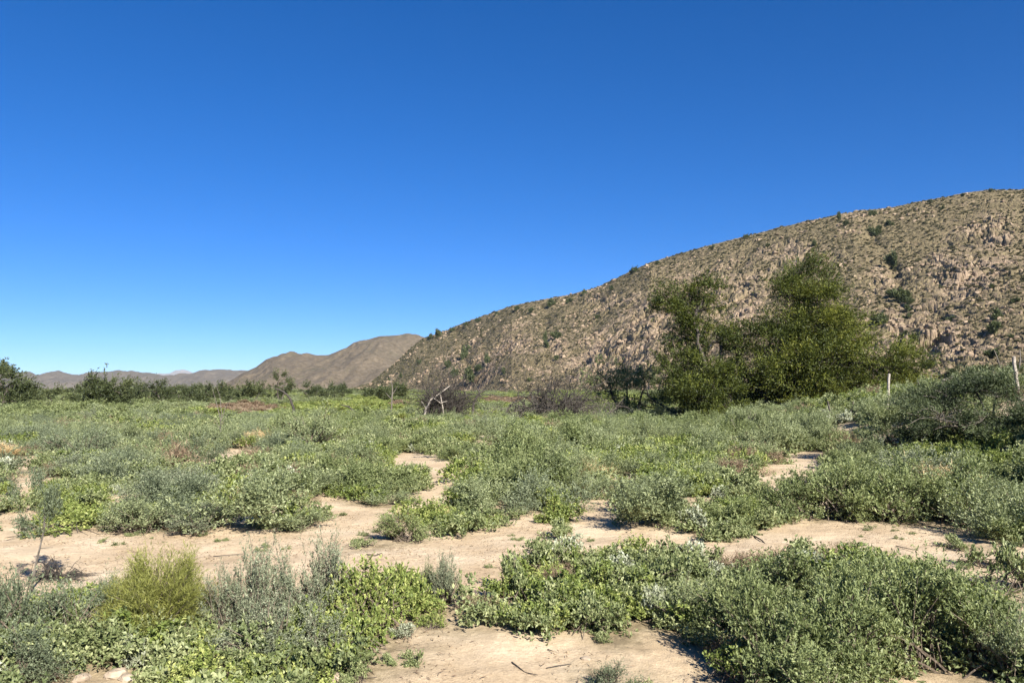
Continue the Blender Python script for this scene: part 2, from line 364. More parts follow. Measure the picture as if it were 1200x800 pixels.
def rocky(X, Y, Z, T, s):
    px, py = proj(X, Y, Z); wb = 6 * fbm(X / 11, Y / 15, 71, 3); cr = np.zeros(X.shape); gu = np.zeros(X.shape)
    for cx, cy, rx, ry in CRAG: cr = np.maximum(cr, np.exp(-(((px + wb - cx) / rx) ** 2 + ((py + wb - cy) / ry) ** 2)))
    for L_ in GULLY: gu = np.maximum(gu, np.exp(-(seg_d(px + wb * 1.1, py, L_) / 8.0) ** 2) * (T < .93) * (.35 + .65 * sst(-.2, .3, fbm(X / 16, Y / 16, s + 70, 2))))
    A = sst(0, .05, T) * (1 - .6 * sst(.9, 1.0, T))
    wx = X + 4 * fbm(X / 14, Y / 14, s, 3); wy = Y + 4 * fbm(X / 14, Y / 14, s + 4, 3)
    big = 3.2 * fbm(X / 42, Y / 60, s + 8, 4) * sst(0, .2, T) * (1 - sst(.8, 1, T))
    # fractured rock: tilted cells in two sizes, stretched down the slope
    f1, f2, i1 = worley(wx / 5.5, wy / 9, s + 1); c1 = (i1 - .5) * 1.7 - .9 * np.exp(-((f2 - f1) / .10) ** 2)
    g1, g2, i2 = worley(wx / 2.1, wy / 3.6, s + 2); c2 = (i2 - .5) * .8 - .5 * np.exp(-((g2 - g1) / .12) ** 2)
    h1, h2, i3 = worley(wx / .95, wy / 1.5, s + 3); c3 = (i3 - .5) * .45
    mask = sst(-.35, .25, fbm(X / 30 + 3, Y / 34, s + 12, 3))
    smooth = .5 * fbm(X / 3, Y / 4, s + 20, 4)
    lq = (Z + .22 * X + 2.5 * fbm(X / 20, Y / 26, s + 50, 3)) / 4.2; ledge = ((lq - np.floor(lq)) ** 2 - .4) * 1.9 * sst(-.2, .3, fbm(X / 24, Y / 30, s + 60, 3))
    mask = np.clip(mask * .7 + cr, 0, 1.6)
    nz = A * (big - 1.9 * gu * Y / 350 + ledge * (.35 + mask * .8) + mask * (c1 * (.22 + .9 * cr) + c2 * (.6 + .7 * cr) + c3) + (1 - mask) * (smooth + .45 * c2 + c3 * .8))
    tint = .22 * np.clip(1 - mask, 0, 1) - .14 * cr + .22 * gu + .13 + .12 * sst(.25, .9, T) + .22 * fbm(X / 38, Y / 60, s + 33, 3) * fbm(X / 12, Y / 12, s + 30, 3) + np.where(i2 < .35, .12, 0)
    return nz, tint
def soft(X, Y, Z, T, s):
    k = Y.mean() / 900
    A = sst(0, .08, T) * (1 - .75 * sst(.85, 1.0, T))
    r = 1 - np.abs(fbm(X / (70 * k), Y / (170 * k), s, 4)) * 2
    nz = A * k * (10 * r + 3.4 * fbm(X / (30 * k), Y / (60 * k), s + 9, 4) + 2.4 * fbm(X / (14 * k), Y / (22 * k), s + 5, 4) - 3)
    return nz, .15 * fbm(X / (25 * k), Y / (25 * k), s + 30, 3)
rockc = [(.115,.082,.055), (.265,.195,.132), (.44,.335,.23)]
grn = [(.088,.068,.038), (.195,.158,.088)]
main_sky = [(392,459),(410,456),(433,449),(450,436),(470,419),(484,405),(497,396),(520,388),(560,372),(600,358),(640,350),(668,345),(700,336),(730,322),(760,308),(820,290),(880,275),(940,260),(985,251),(1000,248),(1050,242),(1075,236),(1100,232),(1130,226),(1160,222),(1200,222),(1300,226),(1450,236),(1700,262)]
hm, h_h, h_seen = hill("rocky_hillside", main_sky, [(392,560),(433,500),(600,300),(760,205),(1000,125),(1200,88),(1700,60)],
     [(392,640),(433,640),(500,620),(600,545),(760,450),(1000,375),(1200,335),(1700,270)], hillmat("rock_and_scrub", rockc, grn, .95, 1.0), 1250, 560, rocky, 5)
hill("brown_hill", [(240,460),(270,446),(285,437),(300,431),(312,422),(320,419),(345,416),(372,416),(385,414),(420,401),(445,394),(470,393),(497,396),(540,402),(600,415),(680,440)],
     [(240,800),(450,760),(680,900)], [(240,1000),(450,1050),(680,1100)], hillmat("brown_scree", [(.070,.055,.037),(.115,.091,.062),(.165,.13,.09)], [(.060,.056,.033),(.095,.086,.052)], .75, .8, .6), 420, 160, soft, 21, 1.5)
hill("far_hills", [(-420,430),(-200,436),(-100,432),(0,437),(25,439),(45,442),(60,437.5),(68,438),(80,443),(110,441),(140,438.5),(165,441),(190,442),(212,440),(240,434.5),(262,436),(285,436.5),(330,440),(400,452)],
     [(-420,2000),(400,2000)], [(-420,2600),(400,2600)], hillmat("far_brown_slope", [(.085,.070,.054),(.115,.095,.074),(.15,.125,.097)], [(.065,.062,.040),(.09,.084,.055)], .5, .8, .25), 360, 90, soft, 33, 1.4, True)
hill("distant_peak", [(150,456),(180,444),(198,440),(206,436.5),(213,435.5),(220,437),(235,442),(270,456)],
     [(150,7400),(270,7400)], [(150,8000),(270,8000)], hillmat("distant_slope", [(.16,.14,.13),(.22,.19,.18),(.28,.25,.23)], [(.12,.12,.10),(.16,.15,.12)], .4, .4, .1), 90, 40, soft, 44, 1.3, True)

# ------------------------------------------------------------------ plant library (mesh data shared by the plants set out below)
def hemi(n, pmax):                                            # directions in a cone of half angle pmax about +Z
    z = 1 - RNG.random(n) * (1 - math.cos(pmax)); a = RNG.random(n) * 2 * math.pi; r = np.sqrt(1 - z * z)
    return np.stack([r * np.cos(a), r * np.sin(a), z], -1)
def shrub(kind, mat, R=.5, H=.6, nst=60, ntw=8, nlf=10, L=.028, W=.010, pmax=1.35, twl=.16, up=.5, broad=False, core=.22, spike=0, name="foliage", lean=(0,0,0)):
    """unit plant: stems fan from the foot, twigs leave them, leaves line the twigs; returns (foliage mesh, stem mesh)"""
    fo, st = MB(), MB()
    mn = hemi(max(5, nst // 8), pmax); D = unit(mn[RNG.integers(0, len(mn), nst)] + RNG.normal(0, .15, (nst, 3))); D[:, 2] = np.maximum(D[:, 2], .05); q = .72 + .33 * RNG.random(nst); lump = 1 + .32 * fbm(D[:, 0] * 2 + 5, D[:, 1] * 2 + R * 9, int(RNG.integers(999)), 2)
    E = D * np.array([R, R, H]) * (q * lump)[:, None] + np.array(lean) * H
    if spike:
        k = RNG.random(nst) < spike; E[k, 2] *= 1.18 + .3 * RNG.random(k.sum())
    B = np.stack([RNG.normal(0, R * core, nst), RNG.normal(0, R * core, nst), np.zeros(nst)], -1)
    C = B * .5 + E * .5 + np.stack([np.zeros(nst), np.zeros(nst), H * .12 * np.ones(nst)], -1)
    C[:, :2] = B[:, :2] * .4 + E[:, :2] * .45
    def bez(t): return (1 - t) ** 2 * B[:, None] + 2 * t * (1 - t) * C[:, None] + t * t * E[:, None]
    tt = np.linspace(0, 1, 5)[None, :, None]; PT = bez(tt)
    for i in range(0, nst, 1): tube(st, PT[i], np.linspace(.009, .0025, 5) * (H / .6) ** .5, 3, .5, False)
    t = (.25 + .77 * RNG.random((nst, ntw)) ** .65)[..., None]
    P = bez(t).reshape(-1, 3); tan = (bez(np.minimum(t + .05, 1.05)) - bez(t)).reshape(-1, 3); tan = unit(tan)
    n = len(P); TD = unit(tan * .55 + rvec(n) * .8 + np.array([0, 0, up]))
    TL = twl * (.5 + RNG.random(n)); tshade = .5 + .22 * RNG.normal(size=n)
    s = RNG.random((n, nlf)); LP = P[:, None] + TD[:, None] * (s * TL[:, None])[..., None]
    LD = unit(TD[:, None] * .7 + RNG.normal(size=(n, nlf, 3)) * .6 + np.array([0, 0, .15]))
    LL = L * (.6 + .8 * RNG.random(n * nlf)); tn = np.repeat(tshade, nlf) + .12 * RNG.normal(size=n * nlf)
    LP = LP.reshape(-1, 3); LP[:, 2] = np.maximum(LP[:, 2], .01)
    leaves(fo, LP, LD.reshape(-1, 3), LL, LL * (W / L), np.clip(tn, 0, 1), broad=broad)
    return fo.mesh(kind + "_foliage", M[mat]), st.mesh(kind + "_stems", M['stem'])
LIB = {}
def lib(kind, n, **kw): LIB[kind] = [shrub(kind, **kw) for _ in range(n)]
lib('feather', 4, mat='feather', R=.55, H=.60, nst=84, ntw=11, nlf=12, L=.030, W=.012, twl=.15)
lib('sage', 4, mat='sage', R=.55, H=.60, nst=80, ntw=11, nlf=12, L=.028, W=.011, twl=.15, up=.7, spike=.2)
lib('grey', 3, mat='grey', R=.46, H=.62, nst=96, ntw=10, nlf=12, L=.022, W=.009, pmax=1.2, twl=.13, up=.8, spike=.22)
lib('bluedark', 3, mat='bluedark', R=.55, H=.6, nst=80, ntw=10, nlf=13, L=.026, W=.009, twl=.16, up=.3)
lib('broad', 4, mat='broad', R=.42, H=.28, nst=62, ntw=6, nlf=7, L=.030, W=.019, pmax=1.45, twl=.07, broad=True, core=.45)
lib('broadtall', 3, mat='broad', R=.42, H=.48, nst=90, ntw=9, nlf=7, L=.031, W=.019, pmax=1.3, twl=.08, broad=True, core=.4)
lib('dull', 4, mat='dull', R=.42, H=.26, nst=50, ntw=6, nlf=6, L=.034, W=.020, pmax=1.45, twl=.07, broad=True, core=.45)
lib('silver', 3, mat='silver', R=.30, H=.22, nst=40, ntw=5, nlf=6, L=.034, W=.018, pmax=1.35, twl=.06, broad=True, core=.4)
lib('dry', 3, mat='dry', R=.45, H=.20, nst=50, ntw=6, nlf=6, L=.05, W=.006, pmax=1.45, twl=.12, up=.1, core=.5)
lib('straw', 2, mat='straw', R=.5, H=.38, nst=80, ntw=8, nlf=9, L=.07, W=.006, pmax=1.25, twl=.15, up=.6, core=.3)
lib('far', 4, mat='feather', R=.9, H=.85, nst=50, ntw=8, nlf=9, L=.09, W=.038, twl=.24, core=.35)
lib('faryellow', 3, mat='broad', R=.9, H=.5, nst=44, ntw=7, nlf=8, L=.09, W=.045, twl=.2, core=.45)
lib('farsage', 3, mat='sage', R=.9, H=.85, nst=50, ntw=8, nlf=9, L=.09, W=.036, twl=.24, up=.6, core=.35)
lib('fardry', 2, mat='dry', R=.9, H=.4, nst=44, ntw=7, nlf=8, L=.12, W=.03, twl=.2, core=.45)
lib('farwood', 4, mat='dark', R=.9, H=1.5, nst=60, ntw=9, nlf=9, L=.11, W=.05, twl=.32, core=.35)
lib('hillscrub', 4, mat='olive', R=.8, H=.55, nst=26, ntw=5, nlf=7, L=.20, W=.12, twl=.25, core=.3)
lib('hillbush', 4, mat='dark', R=1.0, H=1.1, nst=46, ntw=8, nlf=9, L=.16, W=.09, twl=.32, core=.2)

def libcol(kind):                                             # collection read by the geometry nodes of a "stuff" object
    c = bpy.data.collections.new("library_" + kind)
    for i, (f, s) in enumerate(LIB[kind]):
        o = bpy.data.objects.new(f"{kind}_{i}", f); c.objects.link(o)
    return c
def scatter(name, kind, P, sc, label, cat, rz=None, tilt=.12):
    """one object of uncountable growth: points carrying instances of the kind's meshes"""
    n = len(P)
    if n == 0: return
    m = bpy.data.meshes.new(name); m.vertices.add(n); m.vertices.foreach_set("co", np.asarray(P, np.float32).ravel())
    rz = RNG.random(n) * 6.283 if rz is None else rz
    rot = np.stack([RNG.normal(0, tilt, n), RNG.normal(0, tilt, n), rz], -1).astype(np.float32)
    a = m.attributes.new("rot", 'FLOAT_VECTOR', 'POINT'); a.data.foreach_set("vector", rot.ravel())
    a = m.attributes.new("scl", 'FLOAT_VECTOR', 'POINT'); a.data.foreach_set("vector", np.asarray(sc, np.float32).ravel())
    a = m.attributes.new("idx", 'INT', 'POINT'); a.data.foreach_set("value", RNG.integers(0, 64, n).astype(np.int32))
    m.update(); o = obj(name, m); tag(o, label, cat, kind="stuff")
    g = bpy.data.node_groups.new(name, 'GeometryNodeTree')
    g.interface.new_socket("Geometry", in_out='INPUT', socket_type='NodeSocketGeometry'); g.interface.new_socket("Geometry", in_out='OUTPUT', socket_type='NodeSocketGeometry')
    gi = g.nodes.new("NodeGroupInput"); go = g.nodes.new("NodeGroupOutput"); ip = g.nodes.new("GeometryNodeInstanceOnPoints"); ci = g.nodes.new("GeometryNodeCollectionInfo")
    ci.inputs["Collection"].default_value = libcol(kind); ci.inputs["Separate Children"].default_value = True; ci.inputs["Reset Children"].default_value = True
    ip.inputs["Pick Instance"].default_value = True
    def na(nm, ty):
        q = g.nodes.new("GeometryNodeInputNamedAttribute"); q.data_type = ty; q.inputs["Name"].default_value = nm; return q.outputs["Attribute"]
    g.links.new(gi.outputs[0], ip.inputs["Points"]); g.links.new(ci.outputs[0], ip.inputs["Instance"])
    g.links.new(na("idx", 'INT'), ip.inputs["Instance Index"]); g.links.new(na("rot", 'FLOAT_VECTOR'), ip.inputs["Rotation"]); g.links.new(na("scl", 'FLOAT_VECTOR'), ip.inputs["Scale"])
    g.links.new(ip.outputs[0], go.inputs[0])
    md = o.modifiers.new("growth", 'NODES'); md.node_group = g
    return o
SZ = {'broadtall': (.42,.50), 'feather': (.55,.60), 'sage': (.55,.62), 'grey': (.42,.66), 'bluedark': (.55,.6), 'broad': (.42,.28), 'dull': (.42,.26), 'silver': (.30,.22), 'dry': (.45,.2), 'straw': (.5,.38),
      'far': (.95,.9), 'faryellow': (.95,.5), 'farsage': (.95,.9), 'hillbush': (1.1,1.15)}
NAMES = {'broadtall': 'leafy_weed', 'feather': 'feathery_shrub', 'sage': 'sage_shrub', 'grey': 'grey_sage_bush', 'bluedark': 'dark_sage_bush', 'broad': 'leafy_weed', 'dull': 'creeping_weed', 'silver': 'silver_leaved_herb', 'dry': 'dry_weed', 'straw': 'straw_tussock', 'far':'feathery_shrub', 'farsage':'sage_shrub', 'faryellow':'leafy_shrub'}
CATS = {'broadtall': 'weed', 'feather': 'shrub', 'sage': 'shrub', 'grey': 'shrub', 'bluedark': 'bush', 'broad': 'weed', 'dull': 'weed', 'silver': 'herb', 'dry': 'dry plant', 'straw': 'dry grass', 'far':'shrub', 'farsage':'shrub', 'faryellow':'shrub'}
def plant(kind, loc, sc, label, group=None, parts=True, name=None, cat=None):
    v = random.randrange(len(LIB[kind])); f, s = LIB[kind][v]; rz = random.random() * 6.28
    if parts:
        r = empty(name or NAMES[kind], loc, rz, sc); obj("foliage", f, r); obj("stems", s, r)
    else:
        r = obj(name or NAMES[kind], f, None, loc, rz, sc)
    return tag(r, label, cat or CATS[kind], group)
def plant_px(kind, px, py, wpx, hpx, label, group=None, parts=True, name=None, cat=None):
    hpx *= .86; x, y, z = gpt(px, py)
    if kind == 'broad' and hpx / FPX * y > .36: kind = 'broadtall'
    R, H = SZ[kind]; a = wpx / FPX * y / (2 * R); b = hpx / FPX * y / H
    return plant(kind, (x, y, z - .015), (a, a, b), label, group, parts, name, cat)

# ------------------------------------------------------------------ low growth covering the flat (nobody could count it)
# zones by where they lie in view: (cx, cy, rx, ry, kind weights)
K4 = ['broad', 'dull', 'silver', 'dry']
ZON = [
 (435,775,110,45, (.9,.1,0,0)), (460,720,55,45, (.95,.05,0,0)), (110,775,170,35, (.22,.70,.08,0)), (270,790,140,30, (.2,.72,.08,0)),
 (155,765,30,14, (.05,.1,.85,0)), (205,745,35,12, (.2,.1,.7,0)), (650,700,90,45, (.5,.4,.08,.02)), (790,700,90,50, (.25,.45,.3,0)), (655,685,22,14, (.2,.1,0,.7)),
 (345,600,120,22, (.45,.45,.05,.05)), (440,553,62,12, (.05,.08,0,.87)), (290,594,66,12, (.1,.15,.05,.70)), (110,512,40,9, (.1,.2,0,.7)), (700,527,30,8, (.5,.2,0,.3)), (735,545,60,12, (.9,.1,0,0)), (200,470,60,8, (.6,.1,0,.3)), (330,575,60,10, (.1,.4,.45,.05)),
 (760,540,110,25, (.7,.25,.05,0)), (560,600,120,25, (.35,.55,.1,0)), (830,600,70,20, (.4,.4,.2,0)), (865,550,15,10,(.1,.1,0,.8)),
 (1140,540,70,14, (.8,.1,.1,0)), (1100,700,120,60, (.6,.35,.05,0)),
]
def weights(px, py):
    W = np.zeros(px.shape + (4,)); W[...] = (.16,.64,.07,.13)
    for cx, cy, rx, ry, ww in ZON:
        k = ((px - cx) / rx) ** 2 + ((py - cy) / ry) ** 2 < 1; W[k] = ww
    return W
def field(y0, y1, step, umax=.78):
    """jittered ground positions between two depths"""
    yy = []; xx = []
    y = y0
    while y < y1:
        s = step(y); n = max(2, int((2 * umax * y + 3) / s)); x = (np.arange(n) / n - .5) * (2 * umax * y + 3)
        xx.append(x + RNG.uniform(-.5, .5, n) * s); yy.append(np.full(n, y) + RNG.uniform(-.5, .5, n) * s); y += s
    return np.concatenate(xx), np.concatenate(yy)
def clear_sand(x, y, z, h, rad=0.0):
    """true where neither the foot nor the body of a plant of height h would cover a sand patch"""
    bad = np.zeros(x.shape, bool)
    for k, o in ((0, 0), (.55, 0), (.95, 0), (.5, 1), (.5, -1), (.85, .6), (.85, -.6)):
        px, py = proj(x + rad * o, y, z + h * k)
        bad |= in_sand(px + 6 * fbm(x * 3, y * 3, 41, 3), py + 2 * fbm(x * 3, y * 3, 47, 3))
    return ~bad
hx, hy = field(3.2, 36, lambda y: .19 + .012 * y)
hz = zg(hx, hy); ok = clear_sand(hx, hy, hz, .16, .10) & ((fbm(hx / 2.1, hy / 2.1, 91, 3) > -.20) | (hy < 6.5)) & ((fbm(hx / .8, hy / .8, 95, 2) > -.42) | (hy < 6)); hx, hy, hz = hx[ok], hy[ok], hz[ok]
hpx, hpy = proj(hx, hy, hz); Wt = weights(hpx, hpy)
pn = .5 + .5 * fbm(hx / 1.6, hy / 1.6, 77, 3)                 # patches: one kind tends to hold its ground
cum = np.cumsum(Wt, -1); r_ = np.clip(.5 + (pn - .5) * 1.6 + RNG.normal(0, .16, len(hx)), .001, .999) * cum[:, -1]
ki = (r_[:, None] > cum).sum(-1)
low = {'broad': ("leafy_ground_cover", "bright green broad-leaved weeds carpeting the flat", "weeds"), 'dull': ("creeping_ground_cover", "dull green creeping weeds matted between the shrubs", "weeds"),
       'silver': ("silver_ground_cover", "silvery white low herbs scattered in the weeds", "herbs"), 'dry': ("dry_ground_cover", "reddish brown dried weeds lying in patches", "dry weeds")}
for k, nm in enumerate(K4):
    q = ki == k; n = q.sum(); s = (.55 + .5 * RNG.random(n)) * np.where(hy[q] > 14, 1.25, 1.0) * (.85 + .02 * hy[q])
    s = s[:, None] * np.array([1, 1, 1.0]); scatter(low[nm][0], nm, np.stack([hx[q], hy[q], hz[q] - .02], -1), s, low[nm][1], low[nm][2])
# tiny seedlings on the bare sand
sx_, sy_ = field(3.4, 13, lambda y: .42); k = in_sand(*proj(sx_, sy_, zg(sx_, sy_))) & (fbm(sx_ / .9, sy_ / .9, 90, 2) > .28); sx_, sy_ = sx_[k], sy_[k]
scatter("seedlings", 'dull', np.stack([sx_, sy_, zg(sx_, sy_) - .01], -1), np.repeat((.10 + .16 * RNG.random(len(sx_)))[:, None], 3, 1), "tiny green seedlings dotted over the bare sand", "seedlings")

# ------------------------------------------------------------------ shrubs one can tell apart, nearest first
G1 = "shrubs in the foreground on the left"
FG = [
 ('bluedark',14,756,130,116,"dark sage bush at the lower left edge, below the sapling"), ('bluedark',80,752,110,92,"dark feathery sage bush between the left edge and the yellow-green bush"),
 ('bluedark',118,716,76,48,"small sage bush just left of the yellow-green bush on the sand edge"), ('bluedark',35,790,130,80,"dark sage shrub in the bottom left corner"),
 ('grey',262,745,62,80,"grey upright bush touching the yellow-green bush on its right"), ('grey',300,742,80,104,"grey upright bush with a tall bare spike above the sand"),
 ('grey',345,738,80,96,"grey sage bush with many pointed shoots in front of the sand"), ('grey',384,730,76,100,"tallest spiky grey sage bush left of the bright green weeds"),
 ('grey',312,775,100,74,"grey sage bush low in the photo among creeping weeds"), ('grey',366,772,90,66,"grey sage bush beside the bright green weeds at the bottom"), ('dull',232,775,110,52,"dull green bush below the yellow-green bush"),
 ('broad',432,735,96,84,"bright green leafy mound rising at the edge of the sand"), ('broad',470,712,66,52,"bright green leafy mound next to the grey bush on the sand tongue"),
 ('broad',404,775,100,66,"bright green leafy mound at the bottom left of the front sand patch"), ('broad',345,800,110,44,"bright green mound at the bottom edge left of the front sand"),
 ('grey',522,706,44,58,"thin grey-green bush standing alone where the two sand patches meet"), ('sage',505,694,42,36,"small grey-green bush beside the bright green mound"),
 ('silver',158,776,44,34,"small silvery white herb at the lower left"), ('silver',205,752,46,30,"silvery herb at the foot of the yellow-green bush"), ('silver',330,724,30,30,"silvery herb among the grey spikes"),
 ('dull',603,700,80,50,"dull green weed mound at the left end of the centre thicket"), ('broad',660,720,80,48,"green weed mound in the centre thicket"), ('dull',640,668,70,40,"green weed mound by the upper edge of the centre thicket"),
 ('broad',720,700,90,56,"green leafy mound right of the rusty weed"), ('dull',700,737,80,40,"weed mound spilling onto the front sand"), ('silver',770,722,60,44,"pale grey-leaved mound in the centre thicket"), ('dull',770,690,100,56,"grey-green mound in the middle of the centre thicket"),
 ('dry',660,700,44,38,"rusty orange dried weed in the centre thicket"), ('sage',800,735,80,60,"sage mound left of the large feathery shrubs"), ('dull',810,665,90,40,"weed mound at the far side of the centre thicket by the sand"), ('broad',740,660,80,34,"low green mound along the sand band in the centre"),
 ('feather',868,752,112,98,"large feathery shrub casting shade on the front sand"), ('feather',905,800,150,120,"large feathery green shrub at the bottom right of the sand"), ('feather',985,790,170,140,"large feathery shrub in the middle of the right foreground thicket"),
 ('feather',1070,775,170,130,"large feathery shrub behind the lower right sand"), ('feather',1150,782,150,112,"large feathery shrub with brown stems near the right edge"), ('feather',920,712,130,76,"feathery shrub at the far left of the right thicket"),
 ('broad',1000,690,130,52,"bright green leafy mound on top of the right thicket by the sand"), ('feather',1020,728,150,84,"feathery shrub at the centre back of the right thicket"), ('feather',1110,724,140,78,"feathery shrub at the back right of the right thicket"), ('broad',1085,690,80,34,"small bright green mound by the sand at right"),
 ('sage',1195,800,90,90,"sage shrub cut by the right edge at the bottom"), ('broad',870,795,90,40,"bright green mound at the foot of the largest shrub"), ('feather',955,830,150,84,"feathery shrub cut by the bottom edge right of the sand"),
 ('dull',1170,664,70,40,"dark green weed mound on the sand at the right edge"), ('dull',1200,690,90,52,"green weed mound at the right edge past the sand"),('dull',1120,642,50,16,"flat weed patch on the right sand band"),
 ('bluedark',715,815,80,46,"green bush cut by the bottom edge on the front sand"), ('dull',760,812,50,20,"small weed at the bottom edge right of the cut-off bush"),
 ('feather',925,606,100,62,"feathery shrub at the left end of the row beyond the right sand"), ('feather',985,607,110,80,"tall feathery shrub in the row beyond the right sand"), ('feather',1050,609,120,82,"wide feathery shrub in the row beyond the right sand"), ('feather',1120,611,120,76,"feathery shrub in the row beyond the right sand near the edge"), ('sage',1190,612,90,60,"sage shrub ending the row beyond the right sand at the photo edge"),
 ('silver',1150,618,60,24,"pale leafy mound by the right sand band"), ('silver',824,622,60,30,"pale spiky herb above the narrow sand"),
 ('grey',230,622,90,34,"grey-green bush on the upper edge of the left sand"), ('broad',70,622,110,22,"low green mound on the upper edge of the left sand"), ('sage',160,622,90,50,"sage shrub on the upper edge of the left sand"),
 ('feather',475,634,70,40,"feathery shrub dividing the left sand"), ('dull',420,640,40,14,"flat weed on the left sand"), ('sage',345,618,90,24,"low sage mound along the left sand"),
 ('broad',505,735,38,22,"small green weed alone at the top of the front sand"), ('dull',487,775,46,20,"small grey weed on the front sand"), ('dull',412,800,60,26,"grey weed at the left rim of the front sand"), ('silver',470,745,40,16,"pale low weed at the rim of the front sand"), ('dull',705,752,26,12,"tiny weed on the front sand near the stick"),
 ('broad',430,548,46,30,"dark green leafy bush by the reddish dry patch"), ('feather',335,525,60,52,"dark-sided grey bush before the tan tussock"), ('sage',370,530,90,56,"broad sage shrub right of the tan tussock"),
 ('bluedark',100,545,90,56,"sage bush with upright plumes in the left middle distance"), ('bluedark',130,560,80,40,"sage bush in front of the plumed one at left"),
 ('straw',290,523,34,18,"round tan tussock left of centre"), ('dry',868,560,26,18,"small orange dry tussock beside the right sand patch"),
 ('silver',60,500,60,8,"pale low herb far left"),
]
for k, px, py, w_, h_, lb in FG:
    plant_px(k, px, py, w_, h_, lb)

# the yellow-green broom bush, made of very fine twigs
def broom():
    fo, st = MB(), MB(); n = 420
    D = hemi(n, 1.3); E = D * np.array([.5, .5, .74]) * (.8 + .25 * RNG.random(n))[:, None]; E[:, 0] += .06 * np.sin(D[:, 0] * 7)
    B = RNG.normal(0, .07, (n, 3)); B[:, 2] = 0; C = E * .45 + B * .5; C[:, 2] += .1
    for i in range(n):
        t = np.linspace(0, 1, 5)[:, None]; tube(st if i % 3 == 0 else fo, (1 - t) ** 2 * B[i] + 2 * t * (1 - t) * C[i] + t * t * E[i], np.linspace(.004, .0014, 5), 3, .35 + .4 * random.random(), False)
    t = (.35 + .65 * RNG.random((n, 14)))[..., None]; P = ((1 - t) ** 2 * B[:, None] + 2 * t * (1 - t) * C[:, None] + t * t * E[:, None]).reshape(-1, 3)
    O = np.repeat(unit(E), 14, 0); TD = unit(O * .8 + RNG.normal(size=O.shape) * .5 + np.array([0, 0, .5])); s = RNG.random((len(P), 4))
    LP = (P[:, None] + TD[:, None] * (s * .10)[..., None]).reshape(-1, 3); LD = unit(np.repeat(TD, 4, 0) + RNG.normal(size=(len(LP), 3)) * .45)
    leaves(fo, LP, LD, .05 * (.6 + .8 * RNG.random(len(LP))), .0045, np.clip(.5 + .2 * RNG.normal(size=len(LP)), 0, 1))
    return fo.mesh("broom_foliage", M['yellow']), st.mesh("broom_stems", M['stem'])
bf, bs = broom(); x, y, z = gpt(190, 744)
for k, (dx, sc_) in enumerate([(0, (.90,.90,.84))]):
    r = empty("yellow_green_bush", (x, y, z - .01), .4, sc_); obj("foliage", bf, r); obj("stems", bs, r)
    tag(r, "rounded yellow-green bush of fine twigs at the lower left of the sand", "bush")
x, y, z = gpt(146, 742)
r = empty("yellow_green_bush", (x, y, z - .01), 2.4, (.48,.5,.60)); obj("foliage", bf, r); obj("stems", bs, r); tag(r, "smaller yellow-green bush leaning against the left of the larger one", "bush")

# ------------------------------------------------------------------ the many shrubs behind: individuals out to mid distance
ZS = [ # cx, cy, rx, ry, kinds, height factor
 (170,560,220,60,['bluedark','sage'],1.0), (130,505,230,25,['sage','bluedark'],1.1), (330,585,120,30,['broad','dull','feather','sage'],.7), (470,590,110,30,['broad','sage','feather'],.7),
 (640,545,140,45,['sage','feather'],1.15), (820,515,140,25,['sage','feather'],1.2), (780,560,120,25,['broad','sage','sage'],.8), (440,520,90,22,['sage','feather'],.9), (1100,590,160,30,['feather'],1.0)]
sx_, sy_ = field(9.5, 46, lambda y: .60 + .013 * y, .72)
hh = .32 + .58 * RNG.random(len(sx_)) ** 1.4; sz_ = zg(sx_, sy_)
spx, spy = proj(sx_, sy_, sz_)
kinds = []
for i in range(len(sx_)):
    kk = ['feather', 'sage', 'sage', 'sage', 'bluedark']; f = .95
    for cx, cy, rx, ry, ks, hf in ZS:
        if ((spx[i] - cx) / rx) ** 2 + ((spy[i] - cy) / ry) ** 2 < 1: kk = ks; f = hf
    kinds.append(random.choice(['dry', 'straw', 'grey', 'broad']) if random.random() < .10 else random.choice(kk)); hh[i] *= f * (1 - .006 * sy_[i])
dens = .5 + .5 * fbm(sx_ / 3.2, sy_ / 3.2, 123, 3)
ok = clear_sand(sx_, sy_, sz_, hh, .50) & (dens > .42) & ~((spx > 960) & (spy < 545)) & (spx > -90) & (spx < 1290)
idx = [i for i in np.argsort(sy_) if ok[i]]
DIR = {'sage': "soft grey-green sage shrub", 'feather': "green feathery shrub", 'bluedark': "dark grey-green sage bush", 'broad': "bright green leafy mound", 'dull': "dull green weed mound", 'grey': "grey bush"}
many = []; cnt = {}; restP = {}; restS = {}
for i in idx:
    k = kinds[i]; R, H = SZ[k]; b = hh[i] / H * (1.0 if k not in ('broad', 'dull', 'dry', 'straw') else .7); a = (.34 + .5 * hh[i]) / R * (1.1 if k not in ('broad','dull') else .95)
    side = "left" if spx[i] < 400 else ("centre" if spx[i] < 800 else "right"); rng_ = "near the sand" if sy_[i] < 16 else ("in the middle distance" if sy_[i] < 28 else "far back on the flat")
    c = cnt.get(k, 0)
    if c < 280:
        cnt[k] = c + 1; many.append([k, i, a, b]); continue
        g = f"{DIR[k].split(' ')[0]} {NAMES[k].replace('_',' ')}s {rng_}, {side}"
        plant(k, (sx_[i], sy_[i], sz_[i] - .02), (a, a * random.uniform(.85, 1.15), b), f"{DIR[k]} {rng_} in the {side} third of the photo", g, False)
    else:
        restP.setdefault(k, []).append((sx_[i], sy_[i], sz_[i] - .02)); restS.setdefault(k, []).append((a, a, b))
